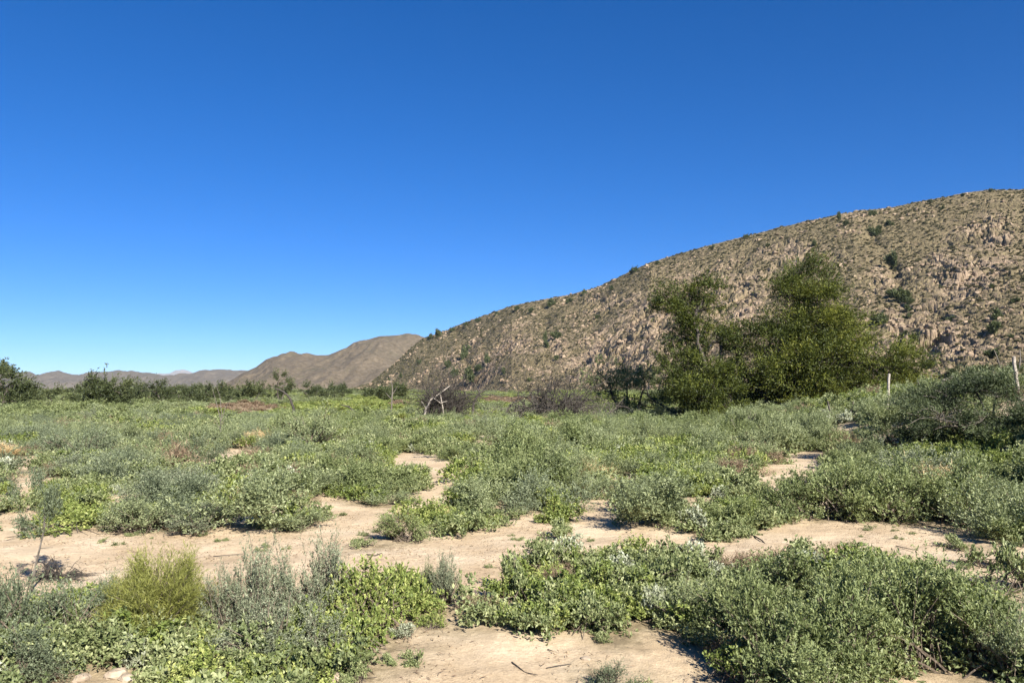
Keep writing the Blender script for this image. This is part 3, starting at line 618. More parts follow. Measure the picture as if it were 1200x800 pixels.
LM = [(290,523,"tan tussock"),(440,552,"reddish dry patch"),(185,700,"yellow-green bush"),(45,620,"sapling"),(920,550,"right sand patch"),(500,540,"small middle sand clearing"),(270,530,"sand clearing left of centre"),(695,590,"sand oval"),(220,650,"wide left sand"),(600,640,"sand tongue"),
      (870,510,"plumed bush before the tall tree"),(810,500,"shorter tall tree"),(960,500,"large pointed tree"),(520,490,"broken dead tree"),(655,495,"dark dead brush"),(30,548,"pale clearing at far left"),(330,490,"black arching branch"),(745,630,"narrow sand band"),(1100,615,"right sand band"),(1005,527,"brush pile"),(257,505,"pale dead sapling"),(100,545,"plumed sage at left"),(430,545,"dark leafy bush"),(830,600,"small sand fleck right of centre")]
bunch = {}
for k, i, a, b in many:
    d2 = [math.hypot((spx[i] - lx) / 1.6, spy[i] - ly) for lx, ly, _ in LM]; j = int(np.argmin(d2)); lx, ly, ln = LM[j]; dx, dy = spx[i] - lx, spy[i] - ly
    rel = ("just beyond" if dy < 0 else "in front of") if abs(dy) * 2.4 > abs(dx) else ("left of" if dx < 0 else "right of")
    sz = "tall " if hh[i] > .50 else ("low " if hh[i] < .36 else "")
    nmk = {'sage': "sage shrub", 'feather': "green feathery shrub", 'bluedark': "dark sage bush", 'broad': "bright leafy mound", 'dull': "dull weed mound", 'dry': "rusty dried weed", 'straw': "pale straw tuft", 'grey': "upright grey bush"}[k]
    bunch.setdefault((sz + nmk, f"{rel} the {ln}"), []).append((spx[i], k, i, a, b))
ORD = "leftmost,second,third,fourth,fifth,sixth,seventh,eighth,ninth,tenth,eleventh,twelfth".split(",")
for (what, where), L_ in bunch.items():
    L_.sort()
    for q, (_, k, i, a, b) in enumerate(L_):
        pl = what + ("s" if not what.endswith("sh") else "es")
        where = where.replace('plumed bush before the tall tree', 'plumed bush').replace('small sand fleck right of centre', 'small sand fleck').replace('small middle sand clearing', 'middle sand clearing')
        if len(L_) == 1: lb = f"{what}, the only one {where}"
        elif q == len(L_) - 1: lb = f"rightmost {what} {where}"
        elif q == 0: lb = f"leftmost {what} {where}"
        else: lb = f"{what}, {ORD[q] if q < 12 else str(q + 1) + 'th'} from left, {where}"
        plant(k, (sx_[i], sy_[i], sz_[i] - .02), (a, a * random.uniform(.85, 1.15), b), lb, f"{pl} {where}", False)
for k in restP: scatter("distant_scrub", k, restP[k], restS[k], f"{DIR[k]}s crowding the far side of the flat", "scrub")

# far scrub, from 34 m to the foot of the hills
fx, fy = field(34, 520, lambda y: .9 + .018 * y, .74)
fpx, fpy = proj(fx, fy, 0); foot = np.interp(fpx, [-200,392,433,600,760,1000,1200,1500],[900,700,520,312,215,135,98,80])
dn = fbm(fx / 14, fy / 22, 200, 3); k = (fy < foot); fx, fy, dn = fx[k], fy[k], dn[k]; fz = zg(fx, fy); fpx, fpy = proj(fx, fy, fz)
r = .5 + .5 * fbm(fx / 9, fy / 16, 210, 3) + RNG.normal(0, .12, len(fx))
yel = (r > .42) & (fpx > 180) & (fy < 330); sag = ~yel & (r < .34)
red = (((fpx - 285) / 45) ** 2 + ((fpy - 480) / 6) ** 2 < 1) | (((fpx - 600) / 45) ** 2 + ((fpy - 470) / 4) ** 2 < 1) | (((fpx - 470) / 15) ** 2 + ((fpy - 474) / 3) ** 2 < 1)
ss_ = (.65 + .5 * RNG.random(len(fx))) * (1 + .0035 * fy)
for nm, q, kd, lb in (("far_green_growth", yel & ~red, 'faryellow', "yellow-green low growth covering the far flat"), ("far_sage_scrub", sag & ~red, 'farsage', "grey-green scrub covering the far flat"),
                      ("far_scrub", ~yel & ~sag & ~red, 'far', "mixed green scrub stretching to the foot of the hills"), ("far_dry_growth", red, 'fardry', "patches of rusty dry growth on the far flat")):
    s = ss_[q]; scatter(nm, kd, np.stack([fx[q], fy[q], fz[q] - .05], -1), np.stack([s, s, s * (.42 + .28 * RNG.random(len(s)))], -1), lb, "scrub")

wx, wy = field(85, 330, lambda y: 2.4 + .012 * y, .72); wpx, wpy = proj(wx, wy, 0); k = (wpx < 470) & (fbm(wx / 11, wy / 20, 500, 3) > .26); wx, wy = wx[k], wy[k]; q = (.6 + .9 * RNG.random(len(wx)) ** 2) * (1 + .002 * wy)
scatter("distant_thicket", 'farwood', np.stack([wx, wy, zg(wx, wy) - .1], -1), np.stack([q * 1.25, q * 1.25, q * (.75 + .35 * RNG.random(len(q)))], -1), "dark grey-green thicket lining the far edge of the flat below the hills", "thicket")

# ------------------------------------------------------------------ trees
def branch(mb, a, b, r0, r1, bend=.12, k=7, sides=6):
    a = np.array(a, float); b = np.array(b, float); d = np.linalg.norm(b - a); t = np.linspace(0, 1, k)[:, None]
    c = (a + b) / 2 + RNG.normal(size=3) * d * bend; c[2] += d * .08
    P = (1 - t) ** 2 * a + 2 * t * (1 - t) * c + t * t * b; P[1:-1] += RNG.normal(size=(k - 2, 3)) * d * .012
    tube(mb, P, np.linspace(r0, r1, k), sides); return P
def sprays(mb, P, D, nl, L, W, sl, tint):
    n = len(P); s = RNG.random((n, nl)); LP = (P[:, None] + D[:, None] * (s * sl[:, None])[..., None]).reshape(-1, 3) + RNG.normal(size=(n * nl, 3)) * sl.mean() * .07
    LD = unit(np.repeat(D, nl, 0) + RNG.normal(size=(n * nl, 3)) * .55)
    leaves(mb, LP, LD, L * (.6 + .8 * RNG.random(n * nl)), W, np.clip(np.repeat(tint, nl) + .09 * RNG.normal(size=n * nl), 0, 1))
def tree(name, label, base_px, Y, lobes, trunks, cat="tree", mat='tree', dens=1.0, L=.11, W=.045, dy=2.0, wind=(.35, 0, .25), sl=.7, bark='bark', group=None, n0=170, tint0=.5, tr=.16, dpt=(0, 0)):
    """lobes: (px, py, rx, ry, depth offset, tint); every lobe gets a limb from a trunk and sprays of leaves"""
    bx, by = base_px; u, _ = ray(bx, by); x0 = float(u) * Y; z0 = float(zg(x0, Y)); org = Vector((x0, Y, z0))
    root = empty(name, org); tag(root, label, cat, group)
    cr, lm, tk = MB(), MB(), MB()
    tips = []
    for tx, ty, td in trunks:
        e = np.array(at(tx, ty, Y + td) - org); P = branch(tk, (RNG.normal(0, .15), RNG.normal(0, .15), -.15), e, tr, tr * .45, .10, 8, 7); tips += [P[-1], P[4], P[6]]
    tips = np.array(tips)
    for lx, ly, rx, ry, od, tn in lobes:
        YY = Y + od + dpt[0] * (lx - base_px[0]) + dpt[1] * max(0, ly - 420); c = np.array(at(lx, ly, YY) - org); RX, RZ = rx / FPX * YY, ry / FPX * YY; RY = (RX + RZ) * .5
        j = np.argmin(np.linalg.norm(tips - c, axis=1)); a = tips[j]; mid = branch(lm, a, c, tr * .62, tr * .26, .14)
        n = int(n0 * dens * max(.25, RX * RZ)); 
        for q in range(max(3, int(n / 22))):                    # secondary twigs into the lobe
            d = rvec(1)[0] * np.array([RX, RY, RZ]) * .85; branch(lm, mid[-2] if q % 2 else mid[-1], c + d, tr * .13, .008, .15, 5, 3)
        K = max(5, n // 40); dk = rvec(K); ck = dk * (.25 + .95 * RNG.random(K) ** .6)[:, None]; j_ = RNG.integers(0, K, n)
        tsz = .21 * RNG.normal(size=(n, 3)) * np.array([1.15, 1, .62]); d = ck[j_] + tsz * (.55 + .5 * RNG.random(K))[j_][:, None]; P = c + d * np.array([RX, RY, RZ])
        tk_ = .10 * RNG.normal(size=K)[j_]; sun_ = 0
        d = unit(d)
        P[:, 2] = np.maximum(P[:, 2], .05)
        D = unit(d * .6 + np.array(wind) + RNG.normal(size=(n, 3)) * .38)
        sprays(cr, P, D, 15, L, W, sl * (.5 + .8 * RNG.random(n)), tint0 + tn + tk_ + .07 * RNG.normal(size=n))
    obj("trunk", tk.mesh("trunk", M[bark], True), root); obj("limbs", lm.mesh("limbs", M[bark], True), root); obj("crown", cr.mesh("crown", M[mat]), root)
    return root
tree("acacia_tree", "large olive-green tree with a high pointed top right of centre", (905, 497), 42, [
  (930,318,22,12,0,0),(948,335,30,14,.3,0),(922,345,20,16,-.4,0),(955,352,34,16,.4,.05),(935,372,36,20,0,0),(965,376,30,18,.5,.08),(985,372,18,8,0,.05),(948,396,50,22,.3,.05),(915,398,26,14,-.6,-.05),
  (985,402,34,18,.6,.1),(1005,400,24,12,0,.1),(900,420,34,20,.3,-.02),(940,424,44,24,-.8,.06),(985,428,48,24,-.4,.10),(1030,420,32,15,0,.10),(1050,432,32,13,.2,.10),(1065,444,22,9,0,.08),
  (905,450,36,26,-.8,0),(950,458,48,26,-1.2,.06),(1000,456,52,24,-.9,.10),(1040,454,30,16,-.4,.08),(880,470,34,26,-.6,-.1),(925,482,44,20,-1,-.05),(975,482,48,18,-1.2,.03),(1015,476,30,14,-.8,.05),(868,440,18,16,.4,-.08)],
  [(918,400,0),(935,350,.2),(955,420,-.3),(990,425,.3),(885,440,0)], dens=1.0, n0=330, L=.14, W=.042, sl=.85, wind=(.32,0,.3), tint0=.46, tr=.2, dpt=(-.026, .030))
tree("acacia_tree", "shorter dense green tree with a detached upper tuft, left of the pointed one", (838, 498), 41.5, [
  (790,345,20,11,0,0),(812,338,18,12,.3,0),(833,343,15,10,0,-.02),(783,362,16,12,0,0),(803,366,26,14,0,.0),(828,362,18,12,.4,.02),(798,384,18,14,-.2,-.05),(818,380,16,10,0,0),
  (825,402,26,16,.3,.03),(805,418,22,14,0,0),(850,398,26,14,.3,.0),(880,392,22,12,.6,.0),(870,412,20,12,.6,-.03),(800,440,34,22,-.4,0),(830,436,28,22,-.6,.03),(795,466,26,20,-.5,-.03),(825,470,36,24,-1,0),(850,475,24,22,-.6,-.08),(790,485,22,12,-.8,-.05),(835,490,40,10,-1,-.05),(838,456,24,16,-1.4,.0),(815,445,20,14,-1.2,.02),(850,440,12,9,-.6,0)],
  [(825,420,0),(845,400,.3),(812,375,0),(862,430,.2)], n0=300, L=.13, W=.045, wind=(.05,0,.35), tint0=.42, dpt=(-.02, -.010))
# light shrubs and thin trees to the left of them
tree("willow_shrub", "airy olive shrub with a dark tuft, just left of the tall trees", (735, 492), 47, [(700,434,12,9,0,-.15),(716,436,14,8,0,-.05),(735,445,20,12,0,0),(752,440,16,14,0,0),(708,458,18,12,0,0),(735,465,26,14,0,0),(762,462,18,16,0,0),(745,482,30,10,0,-.05),(775,478,14,12,0,-.05)],
  [(735,462,0),(715,452,0),(755,455,0)], mat='feather', cat="shrub", n0=200, tint0=.38, L=.13, W=.045, tr=.09)
for nm, lb, b, Y, lb_s in [
   ("bushy_tree", "dark bushy tree cut by the left edge of the photo", (2,478), 62, [(-12,452,26,20,0,0),(8,455,20,14,0,0),(-20,440,18,12,0,0),(0,440,12,10,0,0),(20,470,20,10,0,0),(-25,468,22,14,0,0)]),
   ("bushy_tree", "wide dark tree with slanting tufts at the far left of the flat", (122,476), 72, [(105,452,12,8,0,0),(118,446,12,7,0,0),(135,450,14,8,0,0),(120,462,24,10,0,-.05),(145,464,16,9,0,-.1),(100,464,12,9,0,0)]),
   ("bushy_tree", "thin twin-topped tree beyond the flat right of the wide dark tree", (188,470), 95, [(183,455,7,8,0,0),(165,458,8,6,0,0),(190,464,14,6,0,0),(172,466,12,5,0,0)]),
   ("bushy_tree", "tall slim tree just left of the dark arching snag", (329,466), 100, [(328,444,6,8,0,-.1),(331,455,10,7,0,-.1),(322,461,12,5,0,-.1)]),
   ("bushy_tree", "low rounded tree in the far row left of the slim tree", (250,468), 105, [(240,459,12,5,0,0),(258,458,12,6,0,0),(270,463,14,4,0,0)]),
   ("bushy_tree", "low dark tree in the far row right of the slim tree", (365,466), 110, [(355,458,10,5,0,-.1),(372,458,10,6,0,-.05),(385,461,10,4,0,0)]),
   ("bushy_tree", "small round tree at the near end of the rocky slope", (396,465), 120, [(392,458,9,5,0,-.05),(403,460,8,4,0,0)]),
   ("bushy_tree", "low spreading tree between the twin-topped and rounded trees", (215,470), 90, [(208,461,12,6,0,0),(222,462,12,6,0,.05),(230,465,10,4,0,0)]),
   ("bushy_tree", "pale low tree behind the left sage bushes", (65,474), 80, [(55,464,14,6,0,.1),(75,464,14,6,0,.05),(42,467,12,5,0,0)]),
   ("bushy_tree", "low grey tree between the rounded tree and the slim tree", (298,467), 108, [(290,460,10,5,0,0),(305,459,9,5,0,-.05)]),
  ]:
    tree(nm, lb, b, Y, lb_s, [(b[0] - 4, lb_s[0][1] + 6, 0), (b[0] + 4, lb_s[1][1] + 6, 0)], mat='dark', n0=90 if Y < 80 else 70, L=.24, W=.09, sl=.9, tr=.12, wind=(.3,0,.5), tint0=.42)
hx2 = [(-60,462),(20,462),(150,461),(420,461),(445,463)]
# the big dark thicket at the right, on the bank
def thicket(label, bx, by, Y, lobes, mat='bluedark', n0=520, group=None, wind=(-.25,0,.35), L=.06, W=.018):
    return tree("bank_thicket", label, (bx, by), Y, lobes, [(bx - 15, by - 35, 0), (bx + 15, by - 35, 0)], cat="bush", mat=('thick' if mat == 'bluedark' else mat), n0=n0 * 2, L=L, W=W, sl=.30, wind=wind, bark='greywood', tr=.05)
thicket("large dark feathery bush overhanging deep shade at the right edge", 1150, 535, 18.5, [(1110,470,40,20,.3,0),(1140,452,30,10,1.0,.05),(1120,466,42,20,.5,0),(1170,462,42,20,.3,.02),(1215,470,40,26,.2,0),(1100,490,44,20,-.3,.05),(1150,494,48,18,-.6,.0),(1200,500,44,20,-.6,0),(1080,512,26,14,.2,-.1),(1130,520,40,10,.9,-.15),(1180,526,46,12,.6,-.15),(1245,500,40,34,0,0)])
thicket("unseen tall bush added past the right edge to shade the thicket", 1330, 560, 15.2, [(1285,440,44,34,0,0),(1335,430,50,40,0,0),(1300,500,50,36,0,0),(1360,500,60,50,0,0),(1390,440,50,40,0,0),(1340,545,70,20,0,0)], n0=260)  # added out of frame to throw shade on the thicket front
thicket("rounded grey bush at the left of the dark thicket, under the white post", 1045, 530, 19.5, [(1030,486,22,16,0,.10),(1055,480,24,18,0,.1),(1045,502,28,16,0,.06),(1068,498,20,18,0,.05),(1040,516,26,8,0,-.05)], mat='sage', n0=620)
thicket("grey-green bush crowning the bank behind the dark thicket", 1090, 480, 23, [(1075,466,22,10,0,.1),(1100,460,26,10,0,.1),(1130,456,24,8,0,.05),(1160,450,26,9,0,.05),(1195,450,26,9,0,.05)], mat='sage', n0=420)
thicket("low olive bush between the large tree and the grey bush", 985, 505, 27, [(965,498,18,10,0,0),(990,492,20,10,0,.05),(1010,486,16,10,0,0),(1000,503,26,8,0,.0)], mat='sage', n0=380)
thicket("upright sage bush with tall plumes before the large tree", 870, 520, 27, [(860,498,10,14,0,.1),(878,492,8,16,0,.1),(895,500,12,12,0,.1),(875,510,30,8,0,.1)], mat='sage', n0=360, wind=(.1,0,1.0))
thicket("dark tree bush poking up behind the bank at right", 1180, 445, 40, [(1165,440,26,7,0,0),(1200,440,22,8,0,0)], mat='dark', n0=160, L=.10, W=.04)

# ------------------------------------------------------------------ sapling on the left and the dark twigs standing in for its shadow
def pt(px, py, Y, org): return np.array(at(px, py, Y) - org)
x, y, z = gpt(36, 692); org = Vector((x, y, z)); r = empty("sapling", org); tag(r, "thin bare-stemmed sapling with a grey-green tuft on top, at the left", "sapling")
tk, cr = MB(), MB(); P0 = pt(36, 694, y, org); P1 = pt(52, 618, y, org); tube(tk, [P0, pt(41,665,y,org), pt(47,640,y,org), P1, pt(52,585,y,org)], [.011,.010,.008,.007,.003], 5)
for a, b in (((47,642),(62,641)), ((50,625),(64,612)), ((52,615),(38,600)), ((52,608),(62,590)), ((51,622),(40,614))): tube(tk, [pt(*a, y, org), pt(*b, y, org)], [.004, .002], 3)
n = 460; kc = 11; cc = np.stack([RNG.normal(0, .075, kc), RNG.normal(0, .075, kc), np.linspace(-.20, .26, kc)], -1); c = pt(50, 599, y, org); Pp = c + cc[RNG.integers(0, kc, n)] + RNG.normal(size=(n, 3)) * np.array([.035, .035, .04]); d = unit(Pp - c)
sprays(cr, Pp, unit(d * .5 + np.array([0, 0, .8])), 8, .024, .009, np.full(n, .06), np.full(n, .40))
obj("stem", tk.mesh("sapling_stem", M['greywood']), r); obj("crown", cr.mesh("sapling_crown", M['bluedark']), r)

def brush(name, label, cat, px, py, Y, spread, hgt, n, mat, r0=.03, seed=0, arch=.3, group=None, dirx=0):
    """dead brush: bent bare stems that fork again and again"""
    rs = np.random.default_rng(seed); u, _ = ray(px, py); x0 = float(u) * Y; z0 = float(zg(x0, Y)); org = Vector((x0, Y, z0)); mb = MB()
    def grow(p, d, l, r, k):
        m = 5; pts = [p]; dd = d.copy()
        for _ in range(m):
            dd = unit(dd + rs.normal(size=3) * .22 + np.array([0, 0, -arch * .25])); pts.append(pts[-1] + dd * l / m)
        pts = np.array(pts); pts[:, 2] = np.maximum(pts[:, 2], .0); tube(mb, pts, np.linspace(r, r * .45, m + 1), 4 if k else 3, .5, False)
        if k:
            for _ in range(3): j = rs.integers(2, m + 1); grow(pts[j], unit(dd + rs.normal(size=3) * .75 + np.array([0, 0, .15])), l * .6, r * .5, k - 1)
    for _ in range(n):
        a = rs.random() * 6.283; d = unit(np.array([math.cos(a) * spread + dirx, math.sin(a) * spread, 1.0])); grow(np.array([rs.normal() * .12 * hgt, rs.normal() * .12 * hgt, -.05]), d, hgt * (.6 + .5 * rs.random()), r0, 3)
    o = obj(name, mb.mesh(name, M[mat]), None, org); return tag(o, label, cat, group)
brush("sapling_shadow_twigs", "small blackened dead plant lying on the sand beside the sapling", "shadow twigs", 66, 672, 7.6, 1.0, .20, 60, 'deadwood', .008, 5, .5, dirx=.6)  # blackish twigs laid where the sapling's crown casts its shadow, as that shadow
brush("dead_brush", "tangled dark dead brush left of the olive shrub", "dead brush", 652, 495, 44, .8, 2.3, 70, 'deadwood', .05, 3, .3)
brush("dead_brush", "grey arching dead brush nearest the centre", "dead brush", 622, 494, 44.5, .9, 1.7, 50, 'greywood', .04, 4, .9)
brush("dead_brush", "low grey dead brush spread below the olive shrub", "dead brush", 700, 494, 43.5, 1.5, 1.5, 40, 'greywood', .025, 6, .5)
brush("dead_brush", "bare grey brush hugging the foot of the left acacia", "dead brush", 765, 497, 42, 1.3, 1.0, 18, 'greywood', .025, 7, .5)
brush("dead_brush", "pale bare twigs arching over the bank right of the white post", "dead brush", 1066, 478, 24.5, 1.2, .95, 12, 'palewood', .010, 8, .9)
brush("dead_brush", "pale dead branches on the bank at the right edge", "dead brush", 1180, 452, 22, 1.3, .6, 12, 'palewood', .010, 9, .9)
brush("dead_brush", "dark upright dead brush at the left of the broken tree", "dead brush", 508, 487, 45, .35, 1.8, 50, 'deadwood', .04, 10, .1, dirx=.35)
brush("dead_brush", "dark upright dead brush at the right of the broken tree", "dead brush", 530, 484, 45, .3, 1.8, 46, 'deadwood', .04, 11, .1)
brush("dead_brush", "small grey brush behind the green shrubs, centre", "dead brush", 566, 493, 44, .9, .9, 12, 'greywood', .02, 12, .3)
brush("brush_pile", "heap of dead sticks between the sand and the dark thicket", "brush pile", 1005, 527, 22.5, 2.2, .42, 16, 'deadwood', .012, 13, .8)
def snag(name, label, Y, paths, mat, cat="dead tree", group=None):
    base = at(*paths[0][0][0], Y); org = Vector((base.x, Y, float(zg(base.x, Y)))); r = MB()
    for pts, r0, r1 in paths:
        q = [pt(px, py, Y, org) for px, py in pts]
        if len(q) > 2:
            q2 = [q[0]]
            for a, b in zip(q[:-1], q[1:]): q2 += [(a + b) / 2 + RNG.normal(size=3) * .02, b]
            q = q2
        tube(r, q, np.linspace(r0, r1, len(q)), 6)
    return tag(obj(name, r.mesh(name, M[mat], True), None, org), label, cat, group)
snag("dead_tree", "broken dead tree with a bleached leaning trunk left of centre", 44, [([(496,497),(499,480),(505,468),(514,462),(527,452)],.07,.028), ([(508,466),(516,472),(524,470)],.035,.015), ([(516,462),(519,478),(520,490)],.035,.03), ([(499,478),(494,470)],.03,.015)], 'whitewood')
snag("dead_tree", "dark broken limb leaning beside the bleached trunk", 44.3, [([(496,490),(503,470),(511,458)],.16,.07), ([(503,470),(497,462)],.05,.02)], 'deadwood')
snag("dead_tree", "short dead tree with a forked top right of the bleached trunk", 48, [([(554,490),(555,472),(562,460),(570,456)],.10,.04), ([(562,460),(556,450)],.05,.02), ([(559,464),(575,462),(588,466)],.04,.015)], 'deadwood')
snag("dead_tree", "thin dead sapling at the left end of the rocky slope", 52, [([(457,488),(459,476),(460,455),(458,442)],.07,.02), ([(460,462),(466,452)],.03,.015), ([(459,468),(452,460)],.03,.015)], 'greywood')
snag("dead_branch", "black arching branch standing up from the far scrub", 45, [([(343,492),(344,478),(340,467),(332,459),(322,455)],.09,.04)], 'deadwood', "dead branch")
snag("dead_branch", "short black hooked branch right of the arching one", 47, [([(417,490),(415,482),(408,476),(400,474)],.08,.03)], 'deadwood', "dead branch")
snag("dead_sapling", "pale dead sapling with thin upright twigs by the tan tussock", 25, [([(256,522),(258,508),(259,492),(264,478),(272,466)],.022,.007), ([(259,494),(253,470),(248,450)],.015,.004), ([(260,490),(258,465),(252,448)],.012,.004), ([(258,500),(267,485)],.010,.004), ([(259,505),(250,488)],.009,.004)], 'greywood', "dead sapling")
snag("dead_branch", "thin curved branch springing from the left acacia's foot", 42, [([(790,484),(775,474),(760,464),(757,452)],.07,.02)], 'deadwood', "dead branch")
snag("dead_branch", "dark arched branch above the low grey brush", 44, [([(752,494),(745,484),(735,477),(722,475)],.06,.03)], 'deadwood', "dead branch")
snag("dead_branch", "dark bent branch over the arching grey brush", 45, [([(592,492),(595,480),(602,471),(612,468)],.06,.03)], 'deadwood', "dead branch")
snag("dead_branch", "pale stick lying under the dark thicket at right", 17.3, [([(1112,543),(1125,542),(1137,543)],.016,.010), ([(1125,542),(1130,538)],.008,.005)], 'palewood', "dead branch")

# ------------------------------------------------------------------ fence posts on the bank
def post(label, x1, yb, x2, yt, Y, r, mat='palewood'):
    r *= .8; a = at(x1, yb, Y); org = Vector((a.x, Y, float(zg(a.x, Y)) - .05)); mb = MB(); top = pt(x2, yt, Y, org); bot = np.array([0, 0, 0.0]); L_ = []
    for t in np.linspace(0, 1, 7): L_.append(bot * (1 - t) + top * t + np.array([RNG.normal(), RNG.normal(), 0]) * r * .12 * (0 < t < 1))
    tube(mb, L_, r * np.array([1.1,1.05,1.0,1.03,.97,.95,.86]), 8)
    o = obj("fence_post", mb.mesh("fence_post", M[mat], False), None, org); tag(o, label, "fence post", "posts of the old fence on the bank")
post("bleached wooden post beside the right end of the large tree", 1039, 478, 1042, 438, 25, .055)
post("thick bleached post leaning left on top of the bank at the right edge", 1193, 442, 1188, 418, 22, .062)
post("thin grey post between the two bleached ones, short and upright", 1117, 462, 1116, 441, 28, .03)
post("thin grey leaning stake near the leaning thick post", 1151, 460, 1147, 434, 28, .026, 'greywood')
post("short thin stake just right of the large tree's tip", 1093, 462, 1091, 440, 30, .024, 'greywood')
post("tiny white stake standing in the sage left of centre", 441, 517, 441, 505, 27, .035)

# ------------------------------------------------------------------ hillside: dark bushes one can count, loose rocks, olive scrub
HB = [(1026,272,16,10),(1021,270,10,8),(1030,268,8,6),(1048,307,20,18),(1042,262,10,7),(1056,348,26,14),(1046,344,16,10),(1064,354,12,8),(1031,374,22,15),(1064,372,10,8),(1063,361,12,8),(1070,398,18,12),(1060,392,12,8),(1115,378,16,12),(1120,380,12,8),
      (1163,386,24,15),(1172,368,18,12),(1165,415,22,10),(1163,336,10,6),(985,253,10,8),(991,262,8,6),(952,285,10,7),(1022,250,10,8),(875,277,8,5),(835,289,8,5),(1190,352,10,6),
      (744,316,10,7),(740,319,6,5),(770,308,8,5),(716,338,7,6),(686,343,8,7),(668,352,8,6),(648,355,14,9),(641,405,8,8),(651,394,16,8),(640,398,6,14),(622,364,10,6),(606,362,8,5),(583,368,7,5),(560,375,8,5),(545,380,8,5),(530,386,7,5),(513,392,12,9),(505,395,8,6),
      (546,414,12,14),(553,440,24,14),(571,422,8,14),(533,437,10,12),(524,428,10,8),(560,432,12,8),(548,408,10,8),(590,435,6,8),(652,420,7,6),(620,445,7,5),(700,372,8,5),(770,438,12,5),(900,288,7,4),(1105,244,6,4),(1090,236,6,4),(1128,229,6,4),(1160,223,7,4),(470,440,7,5),(455,446,8,5),(492,424,7,5),(1100,336,6,5),(1137,310,8,5),(1185,395,9,5),
      (1085,428,30,8),(1120,436,26,8),(1150,432,24,8),(1188,430,22,9)]
def hill_label(px, py, w):
    b = "large" if w >= 18 else ("mid-sized" if w >= 10 else "small")
    side = ("at the left end of" if px < 520 else "left of the trees on" if px < 760 else "above the trees on" if px < 1010 else "right of the trees on")
    e = float(np.interp(px, [p[0] for p in main_sky], [p[1] for p in main_sky])); rel = (py - e) / max(20, 440 - e)
    h = "on the skyline" if rel < .07 else "high up" if rel < .3 else "halfway up" if rel < .7 else "low down"
    return f"{b} dark green bush {h} {side} the rocky hillside", f"{b} dark bushes {h} {side} the hillside"
hb = {}
for px, py, w_, h_ in HB:
    p = h_seen(px, py); R, H = SZ['hillbush']; a = w_ / FPX * p.y / (2 * R); b = h_ / FPX * p.y / H; lb, g = hill_label(px, py, w_)
    p = h_seen(px, py + h_ * .4)
    hb.setdefault(lb, []).append((px, (p.x, p.y, p.z - .1 * b), (a, a, b), g))
ORD2 = ["leftmost", "second", "third", "fourth", "fifth", "sixth", "seventh", "eighth", "ninth", "tenth", "eleventh", "twelfth", "13th", "14th", "15th"]
for lb, L_ in hb.items():
    L_.sort()
    for q, (px, loc, sc_, g) in enumerate(L_):
        l2 = lb.replace("dark green bush", "dark bush").replace(" on the rocky hillside", " on the hill").replace("of the rocky hillside", "of the hill")
        if len(L_) > 1: l2 = ("rightmost " if q == len(L_) - 1 else "leftmost " if q == 0 else ORD2[q] + " from left, ") + l2
        plant('hillbush', loc, sc_, l2, g, False, "hillside_bush", "bush")
n = 19000; px = RNG.uniform(405, 1340, n); t = RNG.uniform(.02, 1.0, n) ** .75; X, Y, Z, tn = h_h(px, t)
keep = (fbm(X / 9, Y / 12, 300, 3) + 1.4 * tn > -.05); X, Y, Z = X[keep], Y[keep], Z[keep]; s = (.35 + .5 * RNG.random(len(X)) ** 1.6) * (.7 + .0016 * Y)
scatter("hillside_scrub", 'hillscrub', np.stack([X, Y, Z - .1], -1), np.stack([s, s, s * .8], -1), "low olive scrub speckling the rocky hillside", "scrub")
# angular boulders on the slope
ico_v = []; g_ = (1 + 5 ** .5) / 2
for a in (-1, 1):
    for b in (-g_, g_): ico_v += [(0, a, b), (a, b, 0), (b, 0, a)]
ico_v = unit(np.array(ico_v)); import itertools
ico_f = [(i, j, k) for i, j, k in itertools.combinations(range(12), 3) if all(np.linalg.norm(ico_v[p] - ico_v[q]) < 1.2 for p, q in ((i, j), (j, k), (i, k)))]
ico_f = np.array([(i, j, k) if np.dot(np.cross(ico_v[j] - ico_v[i], ico_v[k] - ico_v[i]), ico_v[i]) > 0 else (i, k, j) for i, j, k in ico_f])
def rocks(name, P, S_, mat, label):
    n = len(P); V = ico_v[None] * (1 + .28 * RNG.normal(size=(n, 12, 1))) * (np.array([1, .8, .75]) * (.7 + .6 * RNG.random((n, 1, 3)))) * S_[:, None, None]
    a = RNG.random(n) * 6.28; c, s = np.cos(a)[:, None], np.sin(a)[:, None]; V = np.stack([V[..., 0] * c - V[..., 1] * s, V[..., 0] * s + V[..., 1] * c, V[..., 2]], -1) + P[:, None]
    F = (np.arange(n)[:, None, None] * 12 + ico_f[None]).reshape(-1, 3); mb = MB(); mb.add(V.reshape(-1, 3), F, np.repeat(RNG.random(n) * .2 - .25, 12)); return tag(obj(name, mb.mesh(name, mat)), label, "rocks", kind="stuff")
n = 17000; px = RNG.uniform(405, 1340, n); t = RNG.uniform(.01, 1.0, n); X, Y, Z, tn = h_h(px, t); keep = fbm(X / 12, Y / 16, 310, 3) > -.25 + tn; X, Y, Z = X[keep], Y[keep], Z[keep]
sz = (.13 + .42 * RNG.random(len(X)) ** 4 * 1.6) * (.65 + .0022 * Y)
rocks("hillside_rocks", np.stack([X, Y, Z], -1), sz, hm.data.materials[0], "angular pinkish rocks strewn over the hillside")

